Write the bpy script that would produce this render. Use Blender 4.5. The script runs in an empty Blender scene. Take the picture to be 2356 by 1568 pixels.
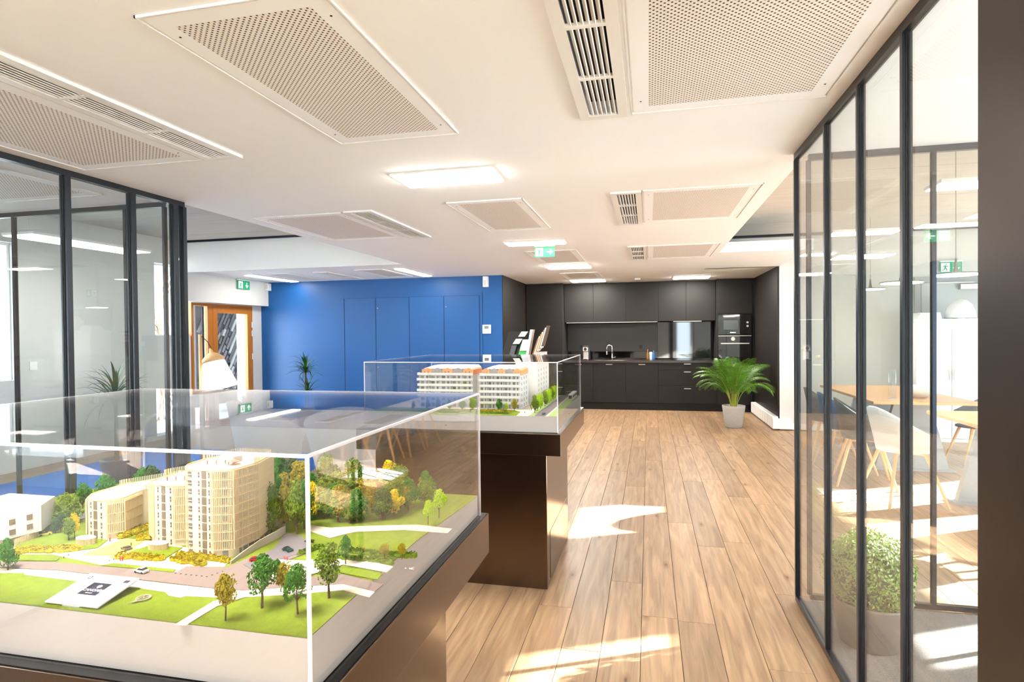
import bpy, bmesh, math, random
from mathutils import Vector, Matrix
random.seed(7)
PI = math.pi
SC = bpy.context.scene
COL = SC.collection

# ------------------------------------------------------------------ camera
F, CX, CY, YAW, PITCH, ROLL, HC = 1365.77, 1178.0, 784.0, .2263, -.0133, -.0099, 1.46
fw = Vector((-math.sin(YAW)*math.cos(PITCH), math.cos(YAW)*math.cos(PITCH), math.sin(PITCH)))
r0 = Vector((math.cos(YAW), math.sin(YAW), 0)); u0 = r0.cross(fw)
rt = r0*math.cos(ROLL) + u0*math.sin(ROLL); up = -r0*math.sin(ROLL) + u0*math.cos(ROLL)
cam = bpy.data.cameras.new('camera'); co = bpy.data.objects.new('camera', cam); COL.objects.link(co)
co.matrix_world = Matrix(((rt.x, up.x, -fw.x, 0), (rt.y, up.y, -fw.y, 0), (rt.z, up.z, -fw.z, HC), (0, 0, 0, 1)))
cam.sensor_width = 36; cam.lens = 36*F/2356; cam.clip_start = .05; cam.clip_end = 200
SC.camera = co

# ------------------------------------------------------------------ world, sun, exposure
w = bpy.data.worlds.new('sky'); SC.world = w; w.use_nodes = True
wn = w.node_tree; bg = wn.nodes['Background']
bg.inputs[0].default_value = (.78, .89, 1, 1); bg.inputs[1].default_value = 6.2
sun = bpy.data.lights.new('sun', 'SUN'); sun.energy = 48; sun.angle = math.radians(.5); sun.color = (1, .95, .88)
so = bpy.data.objects.new('sun', sun); COL.objects.link(so)
SUND = Vector((-1, -.5, -.38)).normalized()
so.rotation_euler = SUND.to_track_quat('-Z', 'Y').to_euler()
so.location = (12, 12, 8)
SC.view_settings.view_transform = 'Standard'; SC.view_settings.look = 'None'
SC.view_settings.gamma = 1; SC.view_settings.use_curve_mapping = False
SC.view_settings.exposure = 1.7
cy = SC.cycles
cy.max_bounces = 8; cy.diffuse_bounces = 4; cy.glossy_bounces = 4; cy.transmission_bounces = 4
cy.transparent_max_bounces = 24; cy.caustics_reflective = False; cy.caustics_refractive = False
cy.sample_clamp_indirect = 6; cy.use_denoising = True

# ------------------------------------------------------------------ helpers
def G(px, py, z=0.0):
    d = (px-CX)*rt - (py-CY)*up + F*fw; t = (z-HC)/d.z
    return (d.x*t, d.y*t)
def lin(c):
    c = c/255.0
    return c/12.92 if c <= .04045 else ((c+.055)/1.055)**2.4
def rgb(r, g, b): return (lin(r), lin(g), lin(b), 1)
MATS = {}
def mat(name, c, rough=.5, metal=0, noise=0, nscale=20, emit=None, es=0, bump=0, bscale=60, stretch=None, spec=None, rnd=0, coat=0):
    if name in MATS: return MATS[name]
    m = bpy.data.materials.new(name); m.use_nodes = True; MATS[name] = m
    nt = m.node_tree; N = nt.nodes; L = nt.links; b = N['Principled BSDF']
    b.inputs['Base Color'].default_value = c; b.inputs['Roughness'].default_value = rough; b.inputs['Metallic'].default_value = metal
    if spec is not None: b.inputs['Specular IOR Level'].default_value = spec
    if coat: b.inputs['Coat Weight'].default_value = coat
    if emit: b.inputs['Emission Color'].default_value = emit; b.inputs['Emission Strength'].default_value = es
    tc = N.new('ShaderNodeTexCoord'); vec = tc.outputs['Object']
    if stretch:
        mp = N.new('ShaderNodeMapping'); mp.inputs['Scale'].default_value = stretch; L.new(vec, mp.inputs[0]); vec = mp.outputs[0]
    if noise or rnd:
        hs = N.new('ShaderNodeHueSaturation'); hs.inputs['Color'].default_value = c
        mr = N.new('ShaderNodeMath'); mr.operation = 'MULTIPLY_ADD'; mr.inputs[1].default_value = noise*2; mr.inputs[2].default_value = 1-noise
        nz = N.new('ShaderNodeTexNoise'); nz.inputs['Scale'].default_value = nscale; nz.inputs['Detail'].default_value = 4
        L.new(vec, nz.inputs['Vector']); L.new(nz.outputs['Fac'], mr.inputs[0])
        out = mr.outputs[0]
        if rnd:
            oi = N.new('ShaderNodeObjectInfo'); a = N.new('ShaderNodeMath'); a.operation = 'MULTIPLY_ADD'
            a.inputs[1].default_value = rnd*2; L.new(oi.outputs['Random'], a.inputs[0])
            s = N.new('ShaderNodeMath'); s.operation = 'SUBTRACT'; L.new(out, s.inputs[0]); s.inputs[1].default_value = rnd
            L.new(s.outputs[0], a.inputs[2]); out = a.outputs[0]
        L.new(out, hs.inputs['Value']); L.new(hs.outputs[0], b.inputs['Base Color'])
    if bump:
        n2 = N.new('ShaderNodeTexNoise'); n2.inputs['Scale'].default_value = bscale; n2.inputs['Detail'].default_value = 3
        bp = N.new('ShaderNodeBump'); bp.inputs['Strength'].default_value = bump; bp.inputs['Distance'].default_value = .01
        L.new(vec, n2.inputs['Vector']); L.new(n2.outputs['Fac'], bp.inputs['Height']); L.new(bp.outputs[0], b.inputs['Normal'])
    return m
def glass(name, tint, base=.045, top=.9, rough=0, milky=0):
    m = bpy.data.materials.new(name); m.use_nodes = True; MATS[name] = m
    nt = m.node_tree; N = nt.nodes; L = nt.links; N.remove(N['Principled BSDF'])
    o = N['Material Output']; t = N.new('ShaderNodeBsdfTransparent'); t.inputs[0].default_value = tint
    g = N.new('ShaderNodeBsdfGlossy'); g.inputs['Roughness'].default_value = rough
    lw = N.new('ShaderNodeLayerWeight'); p = N.new('ShaderNodeMath'); p.operation = 'POWER'; p.inputs[1].default_value = 5
    L.new(lw.outputs['Facing'], p.inputs[0])
    lw.inputs['Blend'].default_value = .5
    a = N.new('ShaderNodeMath'); a.operation = 'MULTIPLY_ADD'; a.inputs[1].default_value = top; a.inputs[2].default_value = base
    L.new(p.outputs[0], a.inputs[0]); mx = N.new('ShaderNodeMixShader')
    L.new(a.outputs[0], mx.inputs[0]); L.new(t.outputs[0], mx.inputs[1]); L.new(g.outputs[0], mx.inputs[2])
    last = mx
    if milky:
        d = N.new('ShaderNodeBsdfDiffuse'); d.inputs[0].default_value = (.95, .93, .97, 1)
        m2 = N.new('ShaderNodeMixShader'); m2.inputs[0].default_value = milky
        L.new(mx.outputs[0], m2.inputs[1]); L.new(d.outputs[0], m2.inputs[2]); last = m2
    L.new(last.outputs[0], o.inputs['Surface']); return m

class MB:
    def __init__(s): s.v = []; s.f = []; s.mi = []; s.cm = 0
    def add(s, vs, fs):
        n = len(s.v); s.v += [tuple(v) for v in vs]; s.f += [tuple(i+n for i in f) for f in fs]; s.mi += [s.cm]*len(fs); return s
    def box(s, x0, x1, y0, y1, z0, z1):
        if x0 > x1: x0, x1 = x1, x0
        if y0 > y1: y0, y1 = y1, y0
        if z0 > z1: z0, z1 = z1, z0
        return s.add([(x0,y0,z0),(x1,y0,z0),(x1,y1,z0),(x0,y1,z0),(x0,y0,z1),(x1,y0,z1),(x1,y1,z1),(x0,y1,z1)],
                     [(0,3,2,1),(4,5,6,7),(0,1,5,4),(1,2,6,5),(2,3,7,6),(3,0,4,7)])
    def obox(s, c, ax, ay, az):
        c = Vector(c); ax = Vector(ax); ay = Vector(ay); az = Vector(az); vs = []
        for k in (-1, 1):
            for i, j in ((-1,-1),(1,-1),(1,1),(-1,1)): vs.append(c+ax*i+ay*j+az*k)
        return s.add(vs, [(0,3,2,1),(4,5,6,7),(0,1,5,4),(1,2,6,5),(2,3,7,6),(3,0,4,7)])
    def prism(s, pts, z0, z1):
        n = len(pts); a = sum(pts[i][0]*pts[(i+1)%n][1]-pts[(i+1)%n][0]*pts[i][1] for i in range(n))
        if a < 0: pts = pts[::-1]
        vs = [(p[0],p[1],z0) for p in pts]+[(p[0],p[1],z1) for p in pts]
        return s.add(vs, [tuple(range(n-1,-1,-1)), tuple(range(n,2*n))]+[(i,(i+1)%n,n+(i+1)%n,n+i) for i in range(n)])
    def tube(s, path, rad, n=10, cap=True):
        path = [Vector(p) for p in path]; m = len(path)
        if not isinstance(rad, (list, tuple)): rad = [rad]*m
        vs = []; ref = None
        for i, p in enumerate(path):
            d = (path[min(i+1,m-1)]-path[max(i-1,0)]).normalized()
            if ref is None: ref = d.orthogonal().normalized()
            a = (ref-d*ref.dot(d)).normalized(); ref = a; b = d.cross(a)
            for k in range(n):
                t = 2*PI*k/n; vs.append(p+(a*math.cos(t)+b*math.sin(t))*rad[i])
        fs = [(i*n+k, i*n+(k+1)%n, (i+1)*n+(k+1)%n, (i+1)*n+k) for i in range(m-1) for k in range(n)]
        if cap: fs += [tuple(range(n-1,-1,-1)), tuple((m-1)*n+k for k in range(n))]
        return s.add(vs, fs)
    def lathe(s, prof, c=(0,0,0), n=24, cap=True):
        vs = [(c[0]+r*math.cos(2*PI*k/n), c[1]+r*math.sin(2*PI*k/n), c[2]+z) for r, z in prof for k in range(n)]
        m = len(prof); fs = [(i*n+k, i*n+(k+1)%n, (i+1)*n+(k+1)%n, (i+1)*n+k) for i in range(m-1) for k in range(n)]
        if cap: fs += [tuple(range(n-1,-1,-1)), tuple((m-1)*n+k for k in range(n))]
        return s.add(vs, fs)
    def mesh(s, name, m, smooth=False):
        me = bpy.data.meshes.new(name); me.from_pydata(s.v, [], s.f)
        ms = m if isinstance(m, (list, tuple)) else [m]
        for q in ms: me.materials.append(q)
        if len(ms) > 1: me.polygons.foreach_set('material_index', s.mi)
        if smooth: me.polygons.foreach_set('use_smooth', [True]*len(me.polygons))
        me.update(); return me
    def build(s, name, m, parent=None, bevel=0, smooth=False, solid=0, kind=None, label=None):
        org = wloc(parent) if parent else Vector((0, 0, 0))
        if parent is None and s.v:
            xs = [v[0] for v in s.v]; ys = [v[1] for v in s.v]; zs = [v[2] for v in s.v]
            org = Vector(((min(xs)+max(xs))/2, (min(ys)+max(ys))/2, min(zs)))
        s.v = [(v[0]-org.x, v[1]-org.y, v[2]-org.z) for v in s.v]
        o = bpy.data.objects.new(name, s.mesh(name, m, smooth)); COL.objects.link(o)
        if parent: o.parent = parent
        else: o.location = org
        if solid:
            md = o.modifiers.new('solid', 'SOLIDIFY'); md.thickness = solid; md.offset = 0
        if bevel:
            md = o.modifiers.new('bevel', 'BEVEL'); md.width = bevel; md.segments = 2; md.limit_method = 'ANGLE'
        if kind: o['kind'] = kind
        if label: o['label'] = label
        return o
def wloc(o):
    v = Vector(o.location)
    while o.parent: o = o.parent; v += Vector(o.location)
    return v
def tag(o, label=None, cat=None, group=None, kind=None):
    if label: o['label'] = label
    if cat: o['category'] = cat
    if group: o['group'] = group
    if kind: o['kind'] = kind
    return o
def empty(name, loc=(0,0,0), parent=None):
    o = bpy.data.objects.new(name, None); COL.objects.link(o); o.empty_display_size = .1
    if parent: o.parent = parent; loc = Vector(loc)-wloc(parent)
    o.location = loc; return o
def thing(name, loc, label, cat, group=None): return tag(empty(name, loc), label, cat, group)
def struct(name, loc=(0,0,0)): return tag(empty(name, loc), kind='structure')
def box(name, m, parent, *d, **k): return MB().box(*d).build(name, m, parent, **k)
def inst(name, me, loc, parent=None, rz=0, sc=1, kind=None):
    o = bpy.data.objects.new(name, me); COL.objects.link(o)
    if parent: o.parent = parent; loc = Vector(loc)-wloc(parent)
    o.location = loc; o.rotation_euler[2] = rz
    o.scale = (sc, sc, sc) if not isinstance(sc, tuple) else sc
    if kind: o['kind'] = kind
    return o
def text(name, s, size, loc, rot, m, parent, depth=.0004, align='CENTER', sx=1):
    cu = bpy.data.curves.new(name, 'FONT'); cu.body = s; cu.size = size; cu.align_x = align; cu.align_y = 'CENTER'; cu.extrude = depth
    cu.materials.append(m); cu.resolution_u = 3
    o = bpy.data.objects.new(name, text_mesh(cu, name)); COL.objects.link(o); o.parent = parent
    o.location = Vector(loc)-wloc(parent); o.rotation_euler = rot; o.scale = (sx, 1, 1); return o
def text_mesh(cu, name):
    tmp = bpy.data.objects.new('tmp', cu); COL.objects.link(tmp); bpy.context.view_layer.update()
    me = bpy.data.meshes.new_from_object(tmp.evaluated_get(bpy.context.evaluated_depsgraph_get())); me.name = name
    bpy.data.objects.remove(tmp); bpy.data.curves.remove(cu); return me
def holes_wall(axis, c0, c1, ua, ub, z0, z1, holes):
    us = sorted({ua, ub}|{h[0] for h in holes}|{h[1] for h in holes}); zs = sorted({z0, z1}|{h[2] for h in holes}|{h[3] for h in holes})
    b = MB()
    for a, a2 in zip(us, us[1:]):
        for z, z2 in zip(zs, zs[1:]):
            um, zm = (a+a2)/2, (z+z2)/2
            if any(h[0] < um < h[1] and h[2] < zm < h[3] for h in holes): continue
            if axis == 'x': b.box(c0, c1, a, a2, z, z2)
            else: b.box(a, a2, c0, c1, z, z2)
    return b

# ------------------------------------------------------------------ materials
M_white = mat('white_plaster', rgb(238,236,232), .75, noise=.02, nscale=3)
M_ceil = mat('ceiling_paint', rgb(245,247,250), .8, noise=.015, nscale=2)
M_wallg = mat('wall_paint', rgb(206,207,204), .7, noise=.02, nscale=3)
M_conc = mat('board_marked_concrete', rgb(196,192,184), .85, noise=.18, nscale=2.2, stretch=(1,9,1), bump=.15, bscale=4)
M_blue = mat('blue_paint', (.0, .082, .29, 1), .45, noise=.03, nscale=4)
M_blued = mat('blue_seam', (.0, .05, .2, 1), .5)
M_choc = mat('dark_brown_panel', rgb(30,25,23), .5, spec=.3, noise=.08, nscale=3)
M_cab = mat('charcoal_laminate', rgb(24,22,21), .5, spec=.3, noise=.05, nscale=5)
M_gap = mat('shadow_gap', rgb(20,18,17), .8)
M_bglass = mat('black_glass', rgb(8,8,9), .04, spec=.8)
M_splash = mat('grey_splashback', rgb(32,30,29), .35)
M_steel = mat('brushed_steel', rgb(205,200,192), .3, metal=1)
M_chrome = mat('chrome', rgb(225,225,225), .08, metal=1)
M_frame = mat('blackened_steel', rgb(52,56,62), .32, metal=.75, noise=.04, nscale=8)
M_case = mat('bronze_lacquered_metal', rgb(104,86,72), .2, metal=1, noise=.05, nscale=3)
M_casetop = mat('dark_steel_top', rgb(38,38,40), .25, metal=.6)
M_base = mat('white_lacquer_base', rgb(184,180,174), .4)
M_edge = glass('acrylic_edge', (.97, .96, .99, 1), .1, .7, .15, milky=.45)  # white mixed in to imitate light caught by the clear edges
M_acr = glass('acrylic', (.985, .985, .99, 1), .05, .95)
M_glass = glass('pane_glass', (.93, .95, .945, 1), .045, .9)
M_wgl = glass('window_glass', (.96, .98, .98, 1), .04, .9)
M_black = mat('matt_black', rgb(22,22,22), .6)
M_pvc = mat('white_plastic', rgb(236,236,234), .4)
M_oak = mat('golden_oak_frame', rgb(176,108,20), .4, noise=.15, nscale=14, stretch=(6,6,.6))
M_beech = mat('pale_beech', rgb(226,180,128), .5, noise=.1, nscale=10, stretch=(5,5,.6))
M_tabletop = mat('oak_tabletop', rgb(206,160,112), .4, noise=.12, nscale=8, stretch=(8,1,1))
M_carpet = mat('grey_carpet', rgb(118,115,112), .95, noise=.45, nscale=160, bump=.6, bscale=220)
M_rug = mat('blue_carpet', (.0, .13, .5, 1), .95, noise=.25, nscale=90)
M_light = mat('lamp_diffuser', rgb(255,246,232), .5, emit=(1,.93,.83,1), es=30)
M_lightL = mat('lamp_diffuser_cool', rgb(255,250,240), .5, emit=(1,.93,.84,1), es=10)
M_shade = mat('white_fabric_shade', rgb(250,246,240), .8, emit=(1,.95,.88,1), es=.9)
M_pot = mat('woven_grey_pot', rgb(176,172,166), .8, noise=.3, nscale=120, bump=.8, bscale=150)
M_potg = mat('grey_planter', rgb(110,104,98), .5)
M_soil = mat('soil', rgb(50,38,28), .95, noise=.4, nscale=80)
M_palm = mat('palm_leaf', rgb(78,128,22), .4, noise=.35, nscale=9, rnd=.2)
M_stem = mat('palm_stem', rgb(150,160,48), .5)
M_drac = mat('dracaena_leaf', rgb(38,92,34), .4, noise=.3, nscale=12, rnd=.25)
M_bark = mat('bark', rgb(96,78,62), .9, noise=.4, nscale=60)
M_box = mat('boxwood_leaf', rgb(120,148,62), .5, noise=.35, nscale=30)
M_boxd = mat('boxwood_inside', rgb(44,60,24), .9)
M_green = mat('exit_green', rgb(0,135,85), .4, emit=(0,.25,.11,1), es=.2)
M_exw = mat('exit_white', rgb(245,255,250), .4, emit=(.9,1,.95,1), es=.3)
M_shG = mat('grey_chair_shell', rgb(112,110,104), .6)
M_shB = mat('blue_chair_shell', rgb(24,84,128), .5)
M_shD = mat('dark_chair_shell', rgb(52,58,58), .5)
M_shW = mat('white_chair_shell', rgb(236,236,236), .5)
M_arm = mat('pale_grey_upholstery', rgb(205,205,206), .9, noise=.08, nscale=60, bump=.2, bscale=200)
M_tablew = mat('white_table', rgb(240,240,240), .35)

def wood_floor():
    m = bpy.data.materials.new('oak_plank'); m.use_nodes = True; nt = m.node_tree; N = nt.nodes; L = nt.links; b = N['Principled BSDF']
    tc = N.new('ShaderNodeTexCoord'); oi = N.new('ShaderNodeObjectInfo'); va = N.new('ShaderNodeVectorMath'); va.operation = 'MULTIPLY_ADD'
    cmb = N.new('ShaderNodeCombineXYZ'); L.new(oi.outputs['Random'], cmb.inputs[0]); L.new(oi.outputs['Random'], cmb.inputs[1]); L.new(oi.outputs['Random'], cmb.inputs[2])
    va.inputs[1].default_value = (37, 91, 53); L.new(cmb.outputs[0], va.inputs[0]); L.new(tc.outputs['Object'], va.inputs[2])
    mp = N.new('ShaderNodeMapping'); mp.inputs['Scale'].default_value = (16, 1.1, 1); L.new(va.outputs[0], mp.inputs[0])
    n1 = N.new('ShaderNodeTexNoise'); n1.inputs['Scale'].default_value = 1.6; n1.inputs['Detail'].default_value = 6; n1.inputs['Distortion'].default_value = 1.1
    L.new(mp.outputs[0], n1.inputs['Vector'])
    cr = N.new('ShaderNodeValToRGB'); cr.color_ramp.elements[0].position = .3; cr.color_ramp.elements[1].position = .72
    cr.color_ramp.elements[0].color = rgb(132,104,77); cr.color_ramp.elements[1].color = rgb(178,147,115); L.new(n1.outputs['Fac'], cr.inputs[0])
    mp2 = N.new('ShaderNodeMapping'); mp2.inputs['Scale'].default_value = (60, 2.2, 1); L.new(va.outputs[0], mp2.inputs[0])
    n2 = N.new('ShaderNodeTexNoise'); n2.inputs['Scale'].default_value = 3; n2.inputs['Detail'].default_value = 3; L.new(mp2.outputs[0], n2.inputs['Vector'])
    mx = N.new('ShaderNodeMix'); mx.data_type = 'RGBA'; mx.blend_type = 'MULTIPLY'; mx.inputs[0].default_value = .28
    L.new(cr.outputs[0], mx.inputs[6]); L.new(n2.outputs['Color'], mx.inputs[7])
    # knots
    mp3 = N.new('ShaderNodeMapping'); mp3.inputs['Scale'].default_value = (4.6, 1.5, 1); L.new(va.outputs[0], mp3.inputs[0])
    vo = N.new('ShaderNodeTexVoronoi'); vo.inputs['Scale'].default_value = 1; vo.voronoi_dimensions = '2D'; L.new(mp3.outputs[0], vo.inputs['Vector'])
    kr = N.new('ShaderNodeValToRGB'); kr.color_ramp.elements[0].color = rgb(66,44,26); kr.color_ramp.elements[0].position = .012
    kr.color_ramp.elements[1].color = (1,1,1,1); kr.color_ramp.elements[1].position = .12
    e = kr.color_ramp.elements.new(.045); e.color = (.62,.5,.4,1)
    sp = N.new('ShaderNodeSeparateColor'); L.new(vo.outputs['Color'], sp.inputs[0]); gt = N.new('ShaderNodeMath'); gt.operation = 'GREATER_THAN'; gt.inputs[1].default_value = .3; L.new(sp.outputs[0], gt.inputs[0])
    ad = N.new('ShaderNodeMath'); ad.operation = 'MULTIPLY_ADD'; ad.inputs[1].default_value = .5; L.new(gt.outputs[0], ad.inputs[0]); L.new(vo.outputs['Distance'], ad.inputs[2]); L.new(ad.outputs[0], kr.inputs[0])
    m3 = N.new('ShaderNodeMix'); m3.data_type = 'RGBA'; m3.blend_type = 'MULTIPLY'; m3.inputs[0].default_value = .85
    L.new(mx.outputs[2], m3.inputs[6]); L.new(kr.outputs[0], m3.inputs[7])
    hs = N.new('ShaderNodeHueSaturation'); ma = N.new('ShaderNodeMath'); ma.operation = 'MULTIPLY_ADD'; ma.inputs[1].default_value = .36; ma.inputs[2].default_value = .9
    L.new(oi.outputs['Random'], ma.inputs[0]); L.new(ma.outputs[0], hs.inputs['Value']); L.new(m3.outputs[2], hs.inputs['Color'])
    L.new(hs.outputs[0], b.inputs['Base Color']); b.inputs['Roughness'].default_value = .42
    return m
M_floor = wood_floor()
def perforated():
    m = bpy.data.materials.new('perforated_sheet'); m.use_nodes = True; nt = m.node_tree; N = nt.nodes; L = nt.links; b = N['Principled BSDF']
    tc = N.new('ShaderNodeTexCoord'); P = .0205
    ds = []
    for off in (0, .5):
        v = N.new('ShaderNodeVectorMath'); v.operation = 'MULTIPLY_ADD'; v.inputs[1].default_value = (1/P, 1/P, 0); v.inputs[2].default_value = (off, off, 0)
        L.new(tc.outputs['Object'], v.inputs[0]); fr = N.new('ShaderNodeVectorMath'); fr.operation = 'FRACTION'; L.new(v.outputs[0], fr.inputs[0])
        d = N.new('ShaderNodeVectorMath'); d.operation = 'DISTANCE'; d.inputs[1].default_value = (.5, .5, 0); L.new(fr.outputs[0], d.inputs[0]); ds.append(d)
    mn = N.new('ShaderNodeMath'); mn.operation = 'MINIMUM'; L.new(ds[0].outputs['Value'], mn.inputs[0]); L.new(ds[1].outputs['Value'], mn.inputs[1])
    lt = N.new('ShaderNodeMath'); lt.operation = 'LESS_THAN'; lt.inputs[1].default_value = .172; L.new(mn.outputs[0], lt.inputs[0])
    mx = N.new('ShaderNodeMix'); mx.data_type = 'RGBA'; L.new(lt.outputs[0], mx.inputs[0]); mx.inputs[6].default_value = rgb(238,234,230); mx.inputs[7].default_value = rgb(62,52,45)
    L.new(mx.outputs[2], b.inputs['Base Color']); b.inputs['Roughness'].default_value = .7
    return m
M_perf = perforated()

# ================================================================== STRUCTURE
H, HZ = 2.4, 2.86
# ---- floor
fl = struct('floor')
planks = {}
def plank_mesh(L_):
    k = round(L_, 1)
    if k not in planks:
        b = MB(); g = .0011; w2 = .09-g; l2 = k/2-g; c = .0012
        b.add([(-w2,-l2,-.012),(w2,-l2,-.012),(w2,l2,-.012),(-w2,l2,-.012),(-w2,-l2,-c),(w2,-l2,-c),(w2,l2,-c),(-w2,l2,-c),
               (-w2+c,-l2+c,0),(w2-c,-l2+c,0),(w2-c,l2-c,0),(-w2+c,l2-c,0)],
              [(0,1,5,4),(1,2,6,5),(2,3,7,6),(3,0,4,7),(4,5,9,8),(5,6,10,9),(6,7,11,10),(7,4,8,11),(8,9,10,11)])
        planks[k] = b.mesh('plank', M_floor)
    return planks[k]
rest = []
nreal = 0
nx0, nx1 = -40, 30
rows = sorted(range(nx0, nx1), key=lambda i: abs(i*.18-.9))
for i in rows:
    x = i*.18+.045; y = -3.0-random.random()*1.5
    while y < 12:
        l = round(random.choice((1.4,1.6,1.8,2.0,2.2,2.4)), 1); yc = y+l/2; y += l
        if x > .79 and yc+l/2 < 3.4: continue
        if x > 5.5 or yc-l/2 > 12: continue
        vis = yc+l/2 > 1.4 and x > -3.3+0*x and nreal < 298 and abs(x-.9) < .85*max(yc+l/2, 2)+.6
        if vis: inst('plank', plank_mesh(l), (x, yc, 0), fl); nreal += 1
        else: rest.append((x, yc, l))
b = MB()
for x, yc, l in rest: b.box(x-.0889, x+.0889, yc-l/2+.0011, yc+l/2-.0011, -.012, 0)
o = b.build('plank_field', M_floor, fl, kind='stuff')
box('subfloor', mat('subfloor', rgb(70,50,34), .9), fl, -7.3, 5.9, -3.3, 12.3, -.1, -.012)
cp = struct('floor_carpet'); cp['category'] = None; del cp['category']
box('carpet_field', M_carpet, cp, .79, 5.6, -3, 3.44, 0, .008)

# ---- ceilings
ce = struct('ceiling')
GR = [(-.262,-.10,1.42,2.60), (-.225,-.062,4.07,5.25), (-.20,-.035,6.66,7.45), (-2.25,-2.08,1.45,2.70), (-2.24,-2.05,4.15,5.38)]
def plate(b, x0, x1, y0, y1):
    hs = [h for h in GR if h[0] < x1 and h[1] > x0 and h[2] < y1 and h[3] > y0]
    us = sorted({x0, x1}|{v for h in hs for v in (h[0]+.004, h[1]-.004)}); vs = sorted({y0, y1}|{min(y1, max(y0, v)) for h in hs for v in (h[2]+.004, h[3]-.004)})
    for a, c in zip(us, us[1:]):
        for e, f in zip(vs, vs[1:]):
            if c-a > 1e-5 and f-e > 1e-5 and not any(h[0] < (a+c)/2 < h[1] and h[2] < (e+f)/2 < h[3] for h in hs): b.box(a, c, e, f, H, H+.12)
b = MB(); plate(b, -7.3, 5.9, -3.2, 3.5); plate(b, -3.22, .83, 3.5, 7.5); plate(b, -7.3, 1.87, 7.5, 12.1); b.build('dropped_ceiling', M_ceil, ce)
MB().box(.83, 1.87, 9.37, 9.45, H, HZ).build('fascia', M_wallg, ce)
box('fascia', M_white, ce, -7.3, -3.221, 7.44, 7.499, H-.002, HZ-.001)
cs = struct('ceiling_concrete')
for (x0, x1) in ((-7.3, -3.3), (-3.3, .83), (.83, 5.9)):
    ys = [3.3, 4.55, 5.8, 7.05, 8.3, 9.55]
    for a, c in zip(ys, ys[1:]): MB().box(x0, x1-.006, a, c-.012, HZ, HZ+.15).build('concrete_slab', M_conc, cs)
box('roof', M_black, cs, -7.4, 6.0, -3.3, 12.3, HZ+.15, HZ+.3)
MB().box(.84, 5.5, 9.30, 9.36, HZ-.035, HZ).box(-6.74, -3.3, 7.41, 7.439, HZ-.03, HZ-.001).build('trim_rail', M_frame, cs)

# ---- walls
wb = struct('wall_back'); box('wall_panel', M_wallg, wb, 1.97, 5.9, 9.37, 9.5, 0, HZ)
box('pier', M_wallg, wb, 1.87, 2.0, 9.365, 11.95, 0, HZ)
bw = struct('wall_blue'); box('wall_panel', M_blue, bw, -7.1, -2.31, 9.35, 9.5, 0, H)
kw = struct('wall_kitchen')
box('side_panel', M_choc, kw, -2.42, -2.3, 9.352, 11.95, 0, H)
box('back_panel', M_choc, kw, -2.42, 2.0, 11.9, 12.0, 0, H)
box('side_panel', M_choc, kw, 1.845, 1.87, 9.38, 11.9, .0, H)
wl = struct('wall_left')
hl = [(7.0, 7.66, 1.47, 2.5), (7.66, 9.1, 0, 1.98), (3.6, 5.13, 1.0, 2.5), (-2.8, -.6, .3, 2.2)]
holes_wall('x', -6.95, -6.75, -3.2, 9.5, 0, HZ, hl).build('wall_panel', M_wallg, wl)
box('bulkhead', M_wallg, wl, -6.749, -6.6, 7.3, 9.349, 1.98, H)
wf = struct('wall_facade')
hf = [(7.26, 8.05, 2.10, 2.375), (5.5, 7.9, .9, 1.6), (5.2, 5.75, 2.1, 2.385), (5.05, 5.4, 1.45, 1.72), (6.4, 8.6, .35, .8), (-1.1, -.1, .1, 2.36), (.2, 3.3, .1, 2.36)]  # unseen openings shaped to land sun patches and bounce light to the ceiling
holes_wall('x', 5.6, 5.72, -3.2, 9.5, 0, HZ, hf).build('wall_panel', M_wallg, wf)
wr = struct('wall_rear')
hr = [(-6.2, -5.3, .3, 2.25), (1.2, 1.75, .3, 2.25), (4.75, 5.45, .3, 2.25)]
holes_wall('y', -3.2, -3.0, -6.95, 5.7, 0, HZ, hr).build('wall_panel', M_wallg, wr)
for k in range(5):
    pass

# ---- glazed partitions
def partition(name, axis, c, pos, u_end, z1=H, w=.0125, d=.014):
    p = struct(name); t = .006
    def bx(nm, m, ua, ub, za, zb, dd):
        if axis == 'x': return box(nm, m, p, c-dd, c+dd, ua, ub, za, zb)
        return box(nm, m, p, ua, ub, c-dd, c+dd, za, zb)
    lo, hi = min(pos[0], u_end), max(pos[0], u_end)
    bx('top_rail', M_frame, lo, hi, z1-.034, z1-.001, d); bx('bottom_rail', M_frame, lo, hi, .009, .036, d)
    for q in pos:
        m = bx('mullion', M_frame, q-w/1.3, q+w/1.3, .036, z1-.034, d*1.02)
        bx('glazing_bead', M_black, q-w, q+w, .036, z1-.034, d*.35)
    al = sorted(pos+([u_end] if u_end not in pos else []))
    for a, e in zip(al, al[1:]):
        if abs(e-a) > .06: bx('glass_pane', M_glass, a+w, e-w, .036, z1-.034, t/2)
    return p
partition('wall_right_glazing', 'x', .775, [3.44, 2.887, 2.459, 2.058, 1.61], 1.6)
partition('wall_right_cross_glazing', 'y', 3.47, [.84, 1.43, 2.3, 3.2, 4.1, 5.0], 5.58)
partition('wall_left_glazing', 'x', -3.19, [3.56, 3.48, 3.136, 2.70, 2.26, 1.8, 1.2, .4, -.6, -1.8], -3.0, w=.021, d=.022)
partition('wall_left_cross_glazing', 'y', 3.52, [-3.3, -3.63, -4.14, -4.64, -5.2, -5.8, -6.4], -6.74)
b = MB().box(.745, .82, .55, 1.585, .001, H-.001); o = b.build('column', mat('brown_metal_panel', rgb(50,41,35), .38, metal=.6, noise=.12, nscale=2.5), struct('wall_right_column'))
ws = struct('trim_skirting')
MB().box(1.87, 5.58, 9.345, 9.369, .01, .10).build('skirting', M_pvc, ws)

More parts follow.
